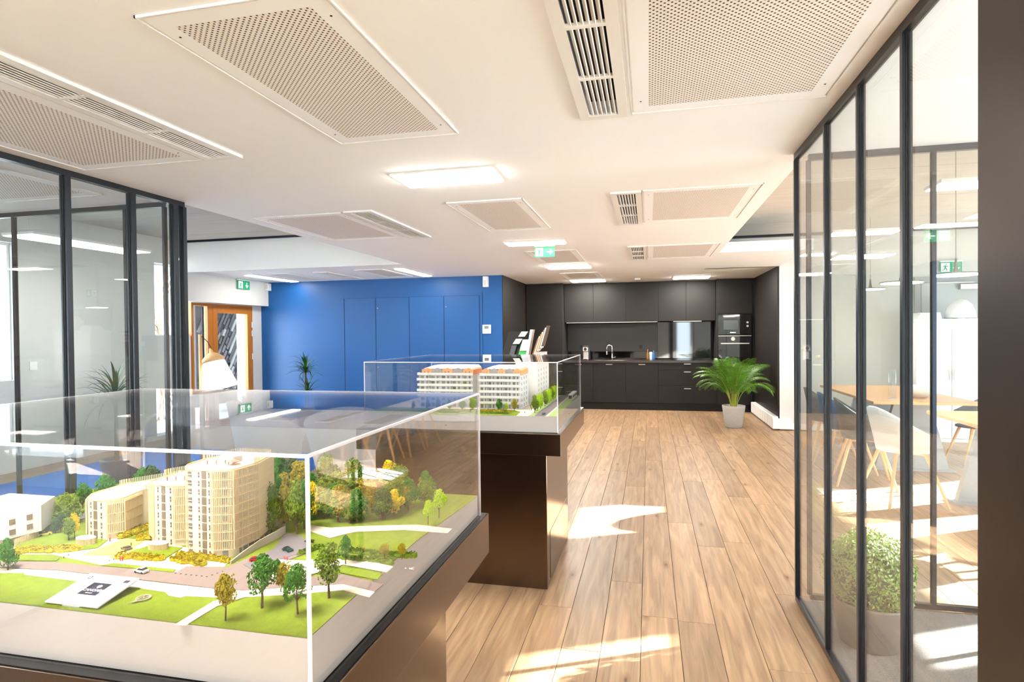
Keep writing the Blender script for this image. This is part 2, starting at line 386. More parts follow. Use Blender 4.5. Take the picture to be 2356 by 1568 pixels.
# ================================================================== CEILING FITTINGS
def ceiling_panel(x0, x1, y0, y1, label):
    t = thing('ceiling_panel', ((x0+x1)/2, (y0+y1)/2, H-.004), label, 'ceiling panel', 'perforated panels in the dropped ceiling')
    mx, my = .062, .062; z0, z1 = H-.006, H-.0005
    MB().box(x0, x1, y0, y0+my, z0, z1).box(x0, x1, y1-my, y1, z0, z1).box(x0, x0+mx, y0+my, y1-my, z0, z1).box(x1-mx, x1, y0+my, y1-my, z0, z1).build('border', M_ceil, t)
    box('perforated_sheet', M_perf, t, x0+mx, x1-mx, y0+my, y1-my, z0+.0002, z1)
    g = .012
    MB().box(x0-g, x1+g, y0-g, y0-g+.005, H-.009, H-.0005).box(x0-g, x1+g, y1+g-.005, y1+g, H-.009, H-.0005).box(x0-g, x0-g+.005, y0-g, y1+g, H-.009, H-.0005).box(x1+g-.005, x1+g, y0-g, y1+g, H-.009, H-.0005).build('edge_trim', M_pvc, t)
    for sx in (x0+.03, x1-.03):
        for sy in (y0+.12, y1-.12): MB().lathe([(.004,0),(.004,.001)], (sx, sy, z0-.001), 8).build('screw', M_gap, t)
for a in [(-1.45,-.87,1.47,2.65,'perforated ceiling panel above the front case, left of the near louvre grille'),
          (-.055,.69,1.45,2.60,'large perforated ceiling panel at top right beside the near louvre grille'),
          (-3.05,-2.30,1.45,2.70,'perforated ceiling panel at far left above the glass partition'),
          (-3.05,-2.30,4.17,5.34,'perforated ceiling panel at left edge of ceiling past the glass office'),
          (-1.40,-.86,4.06,5.26,'pale perforated ceiling panel just beyond the nearest square light'),
          (-.025,.71,4.06,5.20,'perforated ceiling panel beside the middle louvre grille at right'),
          (-1.38,-.81,6.72,7.88,'perforated ceiling panel right behind the hanging exit sign'),
          (0,.745,6.66,7.81,'perforated ceiling panel beside the farthest louvre grille at right'),
          (-1.36,-.78,9.33,10.5,'perforated ceiling panel farthest back near the kitchen'),
          (-5.80,-5.30,8.0,9.2,'perforated panel in low ceiling next to the door side light strip'),
          (-4.15,-3.72,7.9,9.0,'perforated panel in low ceiling right of the slim grille by the blue wall'),
          (1.35,2.2,1.3,2.5,'perforated ceiling panel inside the carpeted glass office'),
          (-4.3,-3.5,2.0,3.2,'perforated ceiling panel inside the left glass office')]: ceiling_panel(*a)
def grille(x0, x1, y0, y1, label, ns=6, nsec=3):
    t = thing('air_grille', ((x0+x1)/2, (y0+y1)/2, H-.012), label, 'air vent', 'louvred air grilles in the ceiling')
    z0, z1 = H-.014, H-.0005; f = .02
    box('dark_duct', M_gap, t, x0+f, x1-f, y0+f, y1-f, H+.05 if y1 < 6 else H-.002, H+.055 if y1 < 6 else H-.0004)
    MB().box(x0-f, x0+f, y0-f, y1+f, z0, z1).box(x1-f, x1+f, y0-f, y1+f, z0, z1).box(x0+f, x1-f, y0-f, y0+f, z0, z1).box(x0+f, x1-f, y1-f, y1+f, z0, z1).build('frame', M_pvc, t)
    ss = (y1-y0-2*f)/nsec
    for k in range(1, nsec): box('cross_bar', M_pvc, t, x0+f, x1-f, y0+f+k*ss-.008, y0+f+k*ss+.008, z0, z1)
    me = MB().obox((0,0,0), (.0016,0,.0012) if y1 < 6 else (.004,0,.002), (0,ss/2-.010,0), (-.0052,0,.0055) if y1 < 6 else (-.001,0,.001)).mesh('slat', M_pvc)
    for k in range(nsec):
        for i in range(ns):
            x = x0+f+(i+.8)*(x1-x0-2*f)/(ns+.6)
            inst('slat', me, (x, y0+f+(k+.5)*ss, H-.006), t)
grille(-.262, -.10, 1.42, 2.60, 'white louvre air grille nearest the camera at top of picture', 6)
grille(-.225, -.062, 4.07, 5.25, 'white louvre air grille in the middle of the ceiling at right', 6)
grille(-.20, -.035, 6.66, 7.87, 'small louvre air grille farthest back at right of exit sign', 6)
grille(-2.25, -2.08, 1.45, 2.70, 'long louvre air grille at far left above the glass partition', 6)
grille(-2.24, -2.05, 4.15, 5.38, 'louvre air grille beyond the glass office at ceiling left', 6)
grille(-4.86, -4.65, 8.0, 9.2, 'slim grille in low ceiling between two perforated panels', 4)
def clight(x0, x1, y0, y1, label, m=M_light, z=H, group='flat ceiling lights'):
    t = thing('ceiling_light', ((x0+x1)/2, (y0+y1)/2, z-.02), label, 'light', group)
    MB().box(x0-.012, x1+.012, y0-.012, y1+.012, z-.012, z-.0005).build('housing', M_pvc, t)
    box('diffuser', m, t, x0, x1, y0, y1, z-.02, z-.012, bevel=.004)
clight(-1.46, -.87, 3.25, 3.53, 'wide square ceiling light nearest the camera, above the front cases')
clight(-1.44, -.84, 5.97, 6.17, 'ceiling light just in front of the hanging exit sign', M_lightL)
clight(-1.40, -.80, 8.15, 8.58, 'ceiling light behind the exit sign before the last panel')
clight(-1.36, -.76, 10.56, 10.95, 'ceiling light over the left kitchen wall cabinets')
clight(.43, 1.02, 10.5, 10.9, 'ceiling light over the right kitchen wall cabinets')
clight(-6.05, -5.9, 7.98, 9.2, 'slim ceiling strip light nearest the wooden door', M_lightL)
clight(-3.52, -3.38, 7.87, 9.0, 'slim ceiling strip light over the right of blue wall', M_lightL)
clight(-1.4, -.8, .2, .8, 'square ceiling light above the camera side of front case')
clight(2.6, 3.2, 1.2, 1.8, 'square ceiling light inside the carpeted glass office', M_lightL)
def linear_lamp(x0, x1, y0, y1, z, label):
    t = thing('linear_pendant', ((x0+x1)/2, (y0+y1)/2, z), label, 'light', 'linear pendant lights')
    box('housing', M_pvc, t, x0-.01, x1+.01, y0-.01, y1+.01, z+.006, z+.03); box('diffuser', M_lightL, t, x0, x1, y0, y1, z, z+.006)
    for y in (y0+.1, y1-.1): MB().tube([((x0+x1)/2, y, z+.03), ((x0+x1)/2, y, HZ)], .003, 6).build('cable', M_steel, t)
linear_lamp(-5.8, -5.45, 4.3, 5.6, 2.40, 'long linear pendant light seen through the left glass office')
for k, (x, y, lb) in enumerate(((2.2, 4.6, 'linear pendant light over the nearest dining table'), (2.1, 6.6, 'linear pendant light over the middle of dining area'), (2.0, 8.3, 'linear pendant light farthest back over dining area'))):
    linear_lamp(x-.3, x+.3, y-.12, y+.12, 2.42, lb)

def exit_sign(loc, rz, label, arrow='right', w=.215, h=.11, hang=True):
    t = thing('exit_sign', loc, label, 'exit sign'); t.rotation_euler[2] = rz
    x0, x1 = -w/2, w/2
    MB().box(x0, x1, -.004, .004, -h, 0).build('green_panel', M_green, t) if False else None
    def pt(b, nm, m):
        o = bpy.data.objects.new(nm, b.mesh(nm, m)); COL.objects.link(o); o.parent = t; return o
    pt(MB().box(x0, x1, -.004, .004, -h, 0), 'green_panel', M_green)
    pt(MB().box(x0-.002, x1+.002, -.016, .016, .0, .018), 'lamp_housing', M_pvc)
    # running figure in a white doorway, left half
    s = h; b = MB(); cx = -w/4
    b.box(cx-.38*s, cx+.32*s, -.0055, -.0042, -.9*s, -.1*s)
    pt(b, 'white_doorway', M_exw)
    g = MB()
    def st(a, c, r_):
        a = Vector((cx+a[0]*s, -.0062, a[1]*s)); c = Vector((cx+c[0]*s, -.0062, c[1]*s)); d = (c-a)
        n = Vector((-d.z, 0, d.x)).normalized()*r_*s; g.obox((a+c)/2, d/2, (0,.0008,0), n)
    st((-.02,-.32), (-.06,-.56), .07); st((-.06,-.56), (.1,-.66), .05); st((.1,-.66), (.06,-.84), .04)
    st((-.07,-.56), (-.12,-.72), .05); st((-.12,-.72), (-.32,-.76), .04); st((-.02,-.34), (.14,-.42), .035); st((.14,-.42), (.22,-.34), .03)
    st((-.03,-.35), (-.2,-.38), .035); st((-.2,-.38), (-.24,-.5), .03); st((.02,-.18), (.06,-.26), .055)
    pt(g, 'running_figure', M_green)
    ax = w/4; dirv = {'right': (1, 0), 'down': (0, -1), 'left': (-1, 0)}[arrow]; g = MB(); c0 = Vector((ax, -.0055, -.5*s))
    d = Vector((dirv[0], 0, dirv[1])); n = Vector((-d.z, 0, d.x)); T = Vector((0, .001, 0))
    g.obox(c0-d*.03*s, d*.26*s, T, n*.05*s)
    for q in (-1, 1):
        e = (d*-.7+n*q*.7).normalized(); p = Vector((-e.z, 0, e.x)); g.obox(c0+d*.26*s+e*.15*s, e*.19*s, T, p*.05*s)
    pt(g, 'arrow', M_exw)
    return t
exit_sign((-1.08, 6.3, 2.382), 0, 'green exit sign hanging from the ceiling in the room centre', 'right')
exit_sign((-6.57, 8.65, 2.375), PI/2, 'green exit sign with down arrow on bulkhead over wooden door', 'down', w=.3, h=.14)
exit_sign((4.06, 9.33, 2.38), 0, 'green exit sign above the grey door behind the dining area', 'down', w=.26, h=.15)

# ================================================================== KITCHEN
YF = 11.28
def handle(parent, xc, y, z, w=.12): 
    b = MB().box(xc-w/2, xc+w/2, y-.028, y-.02, z-.006, z+.006); b.box(xc-w/2+.01, xc-w/2+.018, y-.021, y, z-.004, z+.004); b.box(xc+w/2-.018, xc+w/2-.01, y-.021, y, z-.004, z+.004)
    return b.build('handle', M_steel, parent)
def unit(name, x0, x1, y0, y1, z0, z1, label, doors, group=None, cat='cabinet', hz=None):
    t = thing(name, ((x0+x1)/2, (y0+y1)/2, z0), label, cat, group)
    MB().box(x0+.001, x1-.001, y0+.02, y1, z0, z1).build('body', M_gap, t)
    for d in doors:
        a, c, e, f = d[:4]; nm = d[4] if len(d) > 4 else 'door'
        dd = box(nm, M_cab, t, a+.002, c-.002, y0, y0+.019, e+.002, f-.002, bevel=.0015)
        if len(d) > 5 and d[5] is not None: handle(dd, (a+c)/2, y0, d[5])
    return t
bc = 'kitchen base cabinets'; wc = 'kitchen wall cabinets'
xs = [-1.585, -1.03, -.42, .17]
lbs = ['charcoal base cabinet farthest left, mostly behind the far display case', 'charcoal base cabinet below the kitchen tap', 'charcoal base cabinet between the tap cabinet and the drawers']
for i in range(3): unit('base_cabinet', xs[i], xs[i+1], YF, 11.89, .14, .885, lbs[i], [(xs[i], xs[i+1], .14, .885, 'door', .855)], bc)
unit('drawer_cabinet', .17, 1.2, YF, 11.89, .14, .885, 'wide charcoal drawer cabinet with three steel handles', [(.17, 1.2, .755, .885, 'drawer', .865), (.17, 1.2, .455, .755, 'drawer', .72), (.17, 1.2, .14, .455, 'drawer', .415)], bc)
tag(box('kitchen_plinth', M_cab, None, -2.29, 1.84, YF+.05, YF+.07, 0.001, .14), 'dark plinth board along the foot of kitchen cabinets', 'plinth')
tag(box('worktop', mat('dark_worktop', rgb(52,46,44), .25), None, -1.585, 1.2, YF-.02, 11.85, .886, .925, bevel=.002), 'thin dark worktop running over the kitchen base cabinets', 'worktop')
xw = [-1.585, -1.03, -.416, .183, .676, 1.195]
lw_ = ['leftmost charcoal kitchen wall cabinet, under warm ceiling light', 'second wall cabinet from left above the coffee machine and tap', 'middle kitchen wall cabinet above the right end of grey splashback', 'fourth wall cabinet from left above black glass splashback', 'rightmost wall cabinet, next to the oven column']
for i in range(5): unit('wall_cabinet', xw[i], xw[i+1], 11.42, 11.89, 1.655, 2.395, lw_[i], [(xw[i], xw[i+1], 1.655, 2.395)], wc)
tag(MB().box(-1.55, .16, 11.43, 11.46, 1.640, 1.652).box(.45, .95, 11.43, 11.46, 1.640, 1.652).build('under_cabinet_light', mat('strip_steel', rgb(190,185,180), .3, metal=.8)), 'thin steel strip under the kitchen wall cabinets', 'light strip')
unit('tall_cabinet', -2.29, -1.59, 11.2, 11.89, .14, 2.395, 'tall dark brown cupboard left of the kitchen', [(-2.29, -1.59, .14, 2.395)], None)
t = unit('oven_column', 1.2, 1.80, YF-.02, 11.89, .14, 2.395, 'tall charcoal cabinet holding the built-in ovens', [(1.2, 1.80, 1.765, 2.395), (1.2, 1.80, .14, .74)], None)
box('filler_panel', M_cab, None or t, 1.80, 1.843, YF-.0, 11.89, .14, 2.395)
tag(box('splashback_panel', M_splash, None, -1.58, .165, 11.862, 11.88, 1.08, 1.63), 'matt grey splashback panel behind the tap', 'splashback')
tag(MB().box(.17, 1.19, 11.84, 11.855, .927, 1.64).box(-1.58, .165, 11.845, 11.86, .927, 1.075).build('glass_splashback', M_bglass), 'glossy black glass splashback reflecting the room', 'splashback')
ov = thing('built_in_microwave', (1.5, YF-.02, 1.39), 'black built-in microwave with two knobs above the oven', 'microwave')
box('front', M_bglass, ov, 1.22, 1.78, YF-.045, YF-.021, 1.395, 1.76, bevel=.002)
box('window', mat('grey_oven_glass', rgb(70,76,78), .1), ov, 1.31, 1.56, YF-.047, YF-.0455, 1.485, 1.65)
for z in (1.61, 1.545): MB().tube([(1.715, YF-.046, z), (1.715, YF-.06, z)], .018, 16).build('knob', M_steel, ov)
text('brand_lettering', 'BOSCH', .03, (1.47, YF-.047, 1.43), (PI/2, 0, 0), M_exw, ov)
ov = thing('built_in_oven', (1.5, YF-.02, .75), 'black built-in oven with round dial and steel handle', 'oven')
box('front', M_bglass, ov, 1.22, 1.78, YF-.045, YF-.021, .75, 1.37, bevel=.002)
box('top_trim', M_steel, ov, 1.22, 1.78, YF-.05, YF-.046, 1.368, 1.378)
MB().lathe([(.035,0),(.035,.003)], (0,0,0), 24).build('x', M_steel).name = 'dial_ring'
o = bpy.data.objects['dial_ring']; o.parent = ov; o.rotation_euler = (PI/2, 0, 0); o.location = Vector((1.47, YF-.046, 1.318))-ov.location; o.name = 'dial_ring'
MB().tube([(1.47, YF-.046, 1.318), (1.47, YF-.062, 1.318)], .02, 16).build('dial', M_steel, ov)
MB().box(1.26, 1.74, YF-.09, YF-.075, 1.228, 1.246).box(1.27, 1.285, YF-.076, YF-.045, 1.23, 1.244).box(1.715, 1.73, YF-.076, YF-.045, 1.23, 1.244).build('handle', M_steel, ov)
# tap, sink, coffee machine...
t = thing('kitchen_tap', (-.69, 11.6, .925), 'chrome kitchen tap with pull-out spout on worktop', 'tap')
path = [(-.69, 11.6, .925), (-.69, 11.6, 1.16)]+[(-.69-.05+.05*math.cos(a), 11.6-.0, 1.16+.05*math.sin(a)) for a in [PI*k/8 for k in range(1, 9)]]+[(-.79, 11.58, 1.09)]
MB().tube(path, [.014]*2+[.011]*9, 10).build('spout', M_chrome, t, smooth=True)
MB().tube([(-.79, 11.58, 1.10), (-.79, 11.57, 1.03)], .016, 10).build('spray_head', M_chrome, t, smooth=True)
MB().tube([(-.69, 11.6, .96), (-.62, 11.58, .985)], .008, 8).build('lever', M_chrome, t)
tag(MB().box(-1.0, -.45, 11.42, 11.8, .9255, .929).build('sink_rim', M_chrome), 'steel sink rim set flush in the worktop', 'sink')
t = thing('coffee_machine', (-1.18, 11.5, .925), 'silver capsule coffee machine at left end of worktop', 'coffee machine')
MB().box(-1.20, -1.11, 11.5, 11.72, .93, 1.12).build('water_tank', M_black, t, bevel=.01)
b = MB(); pr = [(11.40,.93),(11.62,.93),(11.62,1.16),(11.56,1.20),(11.46,1.205),(11.41,1.17),(11.40,1.10),(11.47,1.08),(11.47,.96),(11.40,.955)]
b.add([(x, p[0], p[1]) for x in (-1.235,-1.135) for p in pr], [tuple(range(10)), tuple(range(19,9,-1))]+[(i,i+10,(i+1)%10+10,(i+1)%10) for i in range(10)])
b.build('body', M_steel, t, bevel=.006); MB().tube([(-1.185, 11.402, 1.14), (-1.185, 11.385, 1.14)], .03, 16).build('dial', M_black, t)
box('drip_tray', M_black, t, -1.225, -1.145, 11.36, 11.47, .93, .95)
t = thing('metal_bowl', (-1.40, 11.5, .925), 'small gold coloured bowl left of the coffee machine', 'bowl')
MB().lathe([(.03,0),(.055,.03),(.062,.09),(.058,.09),(.05,.035),(.02,.01)], (-1.40, 11.5, .927), 20).build('bowl', mat('brass', rgb(200,160,90), .25, metal=1), t, smooth=True)
for i, (x, h, c) in enumerate(((-.02, .2, 'amber glass bottle, leftmost of worktop bottles'), (.04, .15, 'clear tumbler standing beside the worktop bottles'), (.09, .18, 'blue soap bottle beside the black splashback'))):
    t = thing(('glass_bottle','drinking_glass','soap_bottle')[i], (x, 11.6, .925), c, ('bottle','glass','bottle')[i])
    m_ = (mat('amber', rgb(120,80,40), .1), mat('pale_glass', rgb(190,205,210), .1), mat('blue_bottle', rgb(40,90,150), .2))[i]
    MB().lathe([(.025,0),(.027,.01),(.027,h*.6),(.012 if i != 1 else .03,h*.78),(.012 if i != 1 else .03,h)], (x, 11.6, .926), 14).build('body', m_, t, smooth=True)
for x, z, lb in ((-1.27, 1.17, 'dark double socket above the coffee machine'), (-.11, 1.17, 'dark wall socket near right end of grey splashback')):
    t = thing('wall_socket', (x, 11.855, z), lb, 'socket'); box('plate', M_black, t, x-.08, x+.08 if x < -1 else x, 11.85, 11.8625, z-.04, z+.04)
    for q in ((-.04, .04) if x < -1 else (-.04,)): MB().lathe([(.02,0),(.02,.002)], (0,0,0), 14).build('socket_ring', M_gap, t) if False else box('socket_hole', M_gap, t, x+q-.02, x+q+.02, 11.848, 11.85, z-.02, z+.02)
tag(box('induction_hob', M_bglass, None, .4, 1.0, 11.4, 11.75, .9255, .93), 'black glass hob set in the worktop by the oven column', 'hob')
# radiator-like low box along the dark wall
t = thing('baseboard_heater', (1.8, 9.4, 0), 'low white baseboard heater turning the corner by the kitchen', 'heater')
box('long_casing', M_pvc, t, 1.76, 1.843, 9.33, 11.2, .02, .20, bevel=.01); box('return_casing', M_pvc, t, 1.76, 2.03, 9.29, 9.362, .02, .17, bevel=.01)
for k in range(8): box('joint_line', M_wallg, t, 1.758, 1.7605, 9.5+k*.2, 9.505+k*.2, .03, .19)
t = thing('light_switch', (2.0, 9.36, 1.45), 'white light switch on the pier beside the kitchen', 'switch'); box('plate', M_pvc, t, 1.985, 2.035, 9.352, 9.3645, 1.47, 1.57)
MB().lathe([(.045,0),(.05,.01),(.05,.03)], (-.18, 10.65, H-.031), 20).build('smoke_detector', M_pvc); tag(bpy.data.objects['smoke_detector'], 'round white smoke detector on ceiling before the kitchen', 'smoke detector')

# ================================================================== BLUE WALL
cb = thing('built_in_cupboard', (-3.9, 9.345, 0), 'blue wall cupboard with four flush doors', 'cupboard')
xd = [-5.11, -4.525, -3.915, -3.299, -2.69]
box('frame', M_blued, cb, -5.135, -2.665, 9.342, 9.3495, .02, 2.11)
MB().box(-5.16, -5.118, 9.335, 9.3415, .02, 2.13).box(-2.682, -2.645, 9.335, 9.3415, .02, 2.13).box(-5.118, -2.682, 9.335, 9.3415, 2.085, 2.13).build('surround', M_blue, cb)
for i in range(4):
    d = box('door', M_blue, cb, xd[i]+.005, xd[i+1]-.005, 9.332, 9.3415, .03, 2.08, bevel=.001)
    for z in (.9, 1.9):
        if i in (1, 3): box('latch', M_steel, d, xd[i]+.03, xd[i]+.042, 9.329, 9.332, z, z+.012)
t = thing('thermostat', (-2.57, 9.345, 1.52), 'white wall thermostat with grey display on blue wall', 'thermostat')
box('casing', M_pvc, t, -2.64, -2.50, 9.32, 9.3495, 1.455, 1.60, bevel=.006); box('display', mat('lcd', rgb(110,112,112), .3), t, -2.605, -2.535, 9.318, 9.32, 1.535, 1.58)
t = thing('motion_sensor', (-2.58, 9.33, 2.3), 'white motion sensor high on blue wall under the ceiling', 'sensor')
MB().prism([(-2.63,9.3495),(-2.53,9.3495),(-2.545,9.28),(-2.615,9.28)], 2.21, 2.385).build('casing', M_pvc, t, bevel=.008); box('lens', M_wallg, t, -2.60, -2.56, 9.276, 9.279, 2.23, 2.32)
t = thing('alarm_box', (-6.56, 9.28, 2.26), 'small white alarm box at the bulkhead corner by blue wall', 'sensor')
box('casing', M_pvc, t, -6.66+.065, -6.53, 9.25, 9.34, 2.25, 2.38, bevel=.006); box('cover', M_wallg, t, -6.58, -6.545, 9.245, 9.249, 2.28, 2.35)
t = thing('wall_intercom', (-2.295, 9.9, 1.3), 'small black wall plate on dark kitchen side wall', 'switch'); box('plate', M_black, t, -2.299, -2.285, 9.55, 9.63, 1.17, 1.33)

# ================================================================== DOOR LEFT, WINDOWS, OUTSIDE
d1 = struct('door_1', (-6.8, 8.4, 0))
XD0, XD1 = -6.80, -6.74
def frame_rect(nm, m, par, ya, yb, za, zb, w_, xa=XD0, xb=XD1):
    MB().box(xa, xb, ya, ya+w_, za, zb).box(xa, xb, yb-w_, yb, za, zb).box(xa, xb, ya+w_, yb-w_, zb-w_, zb).box(xa, xb, ya+w_, yb-w_, za, za+w_).build(nm, m, par, bevel=.003)
frame_rect('door_frame', M_oak, d1, 7.67, 9.09, .0, 1.975, .045)
frame_rect('door_leaf', M_oak, d1, 8.12, 9.045, .01, 1.93, .10, -6.79, -6.73)
box('glass_pane', M_wgl, d1, -6.765, -6.755, 8.22, 8.945, .11, 1.83)
box('door_post', M_oak, d1, -6.80, -6.735, 8.0, 8.118, .0, 1.93)
box('side_pane', M_wgl, d1, -6.765, -6.755, 7.72, 8.0, .05, 1.93)
for z in (.3, 1.05, 1.45, 1.6): MB().tube([(-6.725, 9.06, z), (-6.725, 9.06, z+.1)], .012, 8).build('hinge', M_steel, d1)
MB().box(-6.765, -6.745, 7.90, 7.925, .05, 1.9).build('weather_seal', M_black, d1)
w1 = struct('window_1', (-6.85, 7.33, 1.45))
frame_rect('window_frame', M_pvc, w1, 7.0, 7.66, 1.47, 2.5, .02, -6.9, -6.86); box('pane', M_wgl, w1, -6.885, -6.875, 7.02, 7.64, 1.49, 2.48)
w2 = struct('window_2', (-6.85, 4.4, 1.0))
frame_rect('window_frame', M_pvc, w2, 3.6, 5.13, 1.0, 2.5, .03, -6.9, -6.84); box('pane', M_wgl, w2, -6.875, -6.865, 3.63, 5.1, 1.03, 2.47)
# exterior slatted cladding seen through the door
cl = tag(empty('facade_cladding', (-8.9, 9.2, 0)), 'weathered grey wood block cladding outside the glass door', 'cladding')
box('backing_board', mat('cladding_back', rgb(70,62,60), .9), cl, -9.05, -9.0, 10.35, 13.2, 0, 3.6)
random.seed(21); M_sl = [mat('slat_wood_%s' % n, rgb(*c), .8, noise=.2, nscale=12) for n, c in (('grey', (92,85,83)), ('pale', (136,132,132)), ('brown', (66,56,51)), ('dark', (38,34,34)))]
sm = [[MB().obox((0,0,0), (q,0,0), (0,.032,0), (0,0,l/2)).mesh('block', m) for l in (.16,.3,.5)] for q, m in zip((.02,.035,.02,.012), M_sl)]
cnt = 0
for r in range(40):
    s_ = -1.2+random.random()*.2
    while s_ < 2.4 and cnt < 290:
        k = random.choice((0,0,1,2,2,3)); j = random.choice((0,1,2)); l = (.16,.3,.5)[j]
        yy = 11.0+(r-20)*.075+ s_*.55; zz = 1.15+s_*.9-(r-20)*.05
        if .3 < zz < 2.7 and 10.5 < yy < 12.6:
            o = inst('block', sm[k][j], (-8.98, yy, zz), cl); o.rotation_euler[0] = -math.atan2(.55, .9); cnt += 1
        s_ += (l+.04)/1.05
tag(box('white_post', M_pvc, None, -7.55, -7.45, 9.72, 9.86, 0, 2.6), 'white post standing outside the glass door', 'post')
box('sun_blocker_box', M_wallg, struct('added_sun_blocker'), -7.3, -2.5, 9.56, 19, -.1, 3.1)  # unseen mass added to keep direct sun off the outside cladding
gr = struct('ground_outside'); box('paving', mat('outside_paving', rgb(210,208,204), .9, noise=.1, nscale=2), gr, -30, 30, -20, 30, -.3, -.101)
tag(MB().box(-10.5, -7.42, 5.5, 14, 2.95, 3.1).build('added_shading_roof', M_wallg), 'added unseen porch roof outside above the wooden door', 'shading')  # unseen roof added to keep sky light off the cladding
# bare tree outside window
def branch_tree(loc, h, seed, label):
    t = thing('bare_tree', loc, label, 'tree'); rnd = random.Random(seed); b = MB()
    def br(p, d, l, r_, k):
        q = p+d*l; b.tube([p, (p+q)/2+Vector((rnd.uniform(-1,1), rnd.uniform(-1,1), 0))*l*.06, q], [r_, r_*.85, r_*.65], 6, False)
        if k == 0: return
        for _ in range(3):
            dd = (d+Vector((rnd.uniform(-1,1), rnd.uniform(-1,1), rnd.uniform(-.2,.7)))*.75).normalized(); br(q, dd, l*.72, r_*.6, k-1)
    br(Vector(loc), Vector((0,0,1)), h*.35, .09, 5); b.build('branches', M_bark, t)
branch_tree((-13.5, 14.2, -.1), 4.5, 3, 'bare leafless tree outside the left window')

# ================================================================== RIGHT BACK: door, cabinet, dining
d2 = struct('door_2', (4.0, 9.36, 0))
M_dg = mat('grey_door', rgb(176,178,176), .5)
box('door_leaf', M_dg, d2, 3.70, 4.50, 9.33, 9.364, .01, 2.1, bevel=.003)
MB().box(3.62, 3.695, 9.335, 9.3685, 0, 2.18).box(4.505, 4.58, 9.335, 9.3685, 0, 2.18).box(3.695, 4.505, 9.335, 9.3685, 2.105, 2.18).build('door_frame', mat('door_frame_grey', rgb(160,162,162), .5), d2)
box('door_closer', M_steel, d2, 4.15, 4.42, 9.27, 9.329, 2.0, 2.07, bevel=.004); box('closer_arm', M_steel, d2, 3.85, 4.3, 9.26, 9.275, 2.085, 2.097)
MB().tube([(3.78, 9.3, 1.05), (3.88, 9.3, 1.05)], .01, 8).build('door_handle', M_steel, d2)
t = thing('white_cupboard', (3.8, 8.9, 0), 'tall white cupboard standing before the grey door', 'cupboard')
box('body', M_tablew, t, 3.38, 4.20, 8.7, 9.1, .0, 1.56); box('top', M_tablew, t, 3.36, 4.22, 8.68, 9.12, 1.56, 1.585)
for a in (3.385, 3.795): 
    dd = box('door', M_tablew, t, a, a+.40, 8.683, 8.699, .05, 1.55, bevel=.002)
    MB().tube([(a+.38 if a < 3.5 else a+.02, 8.67, .8), (a+.38 if a < 3.5 else a+.02, 8.67, .95)], .006, 8).build('handle', M_steel, dd)
t = thing('paper_stack', (3.55, 8.9, 1.585), 'stack of white paper on left of the tall white cupboard', 'paper')
for k in range(4): box('sheet_pack', M_tablew, t, 3.44+.01*k, 3.72-.006*k, 8.78, 9.0, 1.586+k*.022, 1.606+k*.022)
t = thing('dome_lamp', (3.98, 8.9, 1.585), 'white glossy domed lamp on the tall white cupboard', 'lamp')
MB().lathe([(.17,0),(.17,.02),(.16,.09),(.13,.17),(.08,.23),(.01,.255)], (3.98, 8.9, 1.60), 24).build('dome', M_pvc, t, smooth=True); MB().lathe([(.08,0),(.08,.015)], (3.98,8.9,1.5855), 16).build('base', M_steel, t)

def dtable(cx_, cy_, lx, ly, label):
    t = thing('dining_table', (cx_, cy_, 0), label, 'table', 'dining tables')
    box('tabletop', M_tabletop, t, cx_-lx/2, cx_+lx/2, cy_-ly/2, cy_+ly/2, .715, .745, bevel=.006)
    M_ped = mat('grey_pedestal', rgb(150,158,165), .5)
    for s in (-1, 1):
        yy = cy_+s*ly*.3
        MB().add([(cx_-.34,yy-.03,.02),(cx_+.34,yy-.03,.02),(cx_+.16,yy-.03,.715),(cx_-.16,yy-.03,.715),(cx_-.34,yy+.03,.02),(cx_+.34,yy+.03,.02),(cx_+.16,yy+.03,.715),(cx_-.16,yy+.03,.715)],
                 [(0,3,2,1),(4,5,6,7),(0,1,5,4),(1,2,6,5),(2,3,7,6),(3,0,4,7)]).build('pedestal', M_ped, t)
        box('foot_plate', M_ped, t, cx_-.38, cx_+.38, yy-.08, yy+.08, .001, .02)
dtable(2.65, 7.5, .95, 1.9, 'long oak dining table at the back of the dining area')
dtable(2.85, 5.35, .95, 1.1, 'oak dining table nearest the glass office')
def shell_mesh(name, m):
    b = MB(); na, nv = 20, 8
    for j in range(nv+1):
        v = j/nv
        for i in range(na+1):
            a = -2.15+4.3*i/na; bk = max(0, math.cos(a*.62))
            r_ = (.20*v**.45+.03) if v < .5 else .20*(.5**.45)+.03+(v-.5)*.13
            h_ = .43+.02*v if v < .5 else .44+(v-.5)*2*(.13+.24*bk**2.2)
            b.v.append((r_*1.12*math.sin(a), r_*1.05*-math.cos(a)*-1*-1, h_))
    for j in range(nv):
        for i in range(na):
            k = j*(na+1)+i; b.f.append((k, k+1, k+na+2, k+na+1)); b.mi.append(0)
    # close the seat front
    fr = [( .19*math.sin(q), .21*math.cos(q)*1.0, .435) for q in [-1.0+2.0*k/8 for k in range(9)]]
    n = len(b.v); b.v += [(0, 0, .43)]+fr
    for k in range(8): b.f.append((n, n+1+k, n+2+k)); b.mi.append(0)
    return b.mesh(name, m, True)
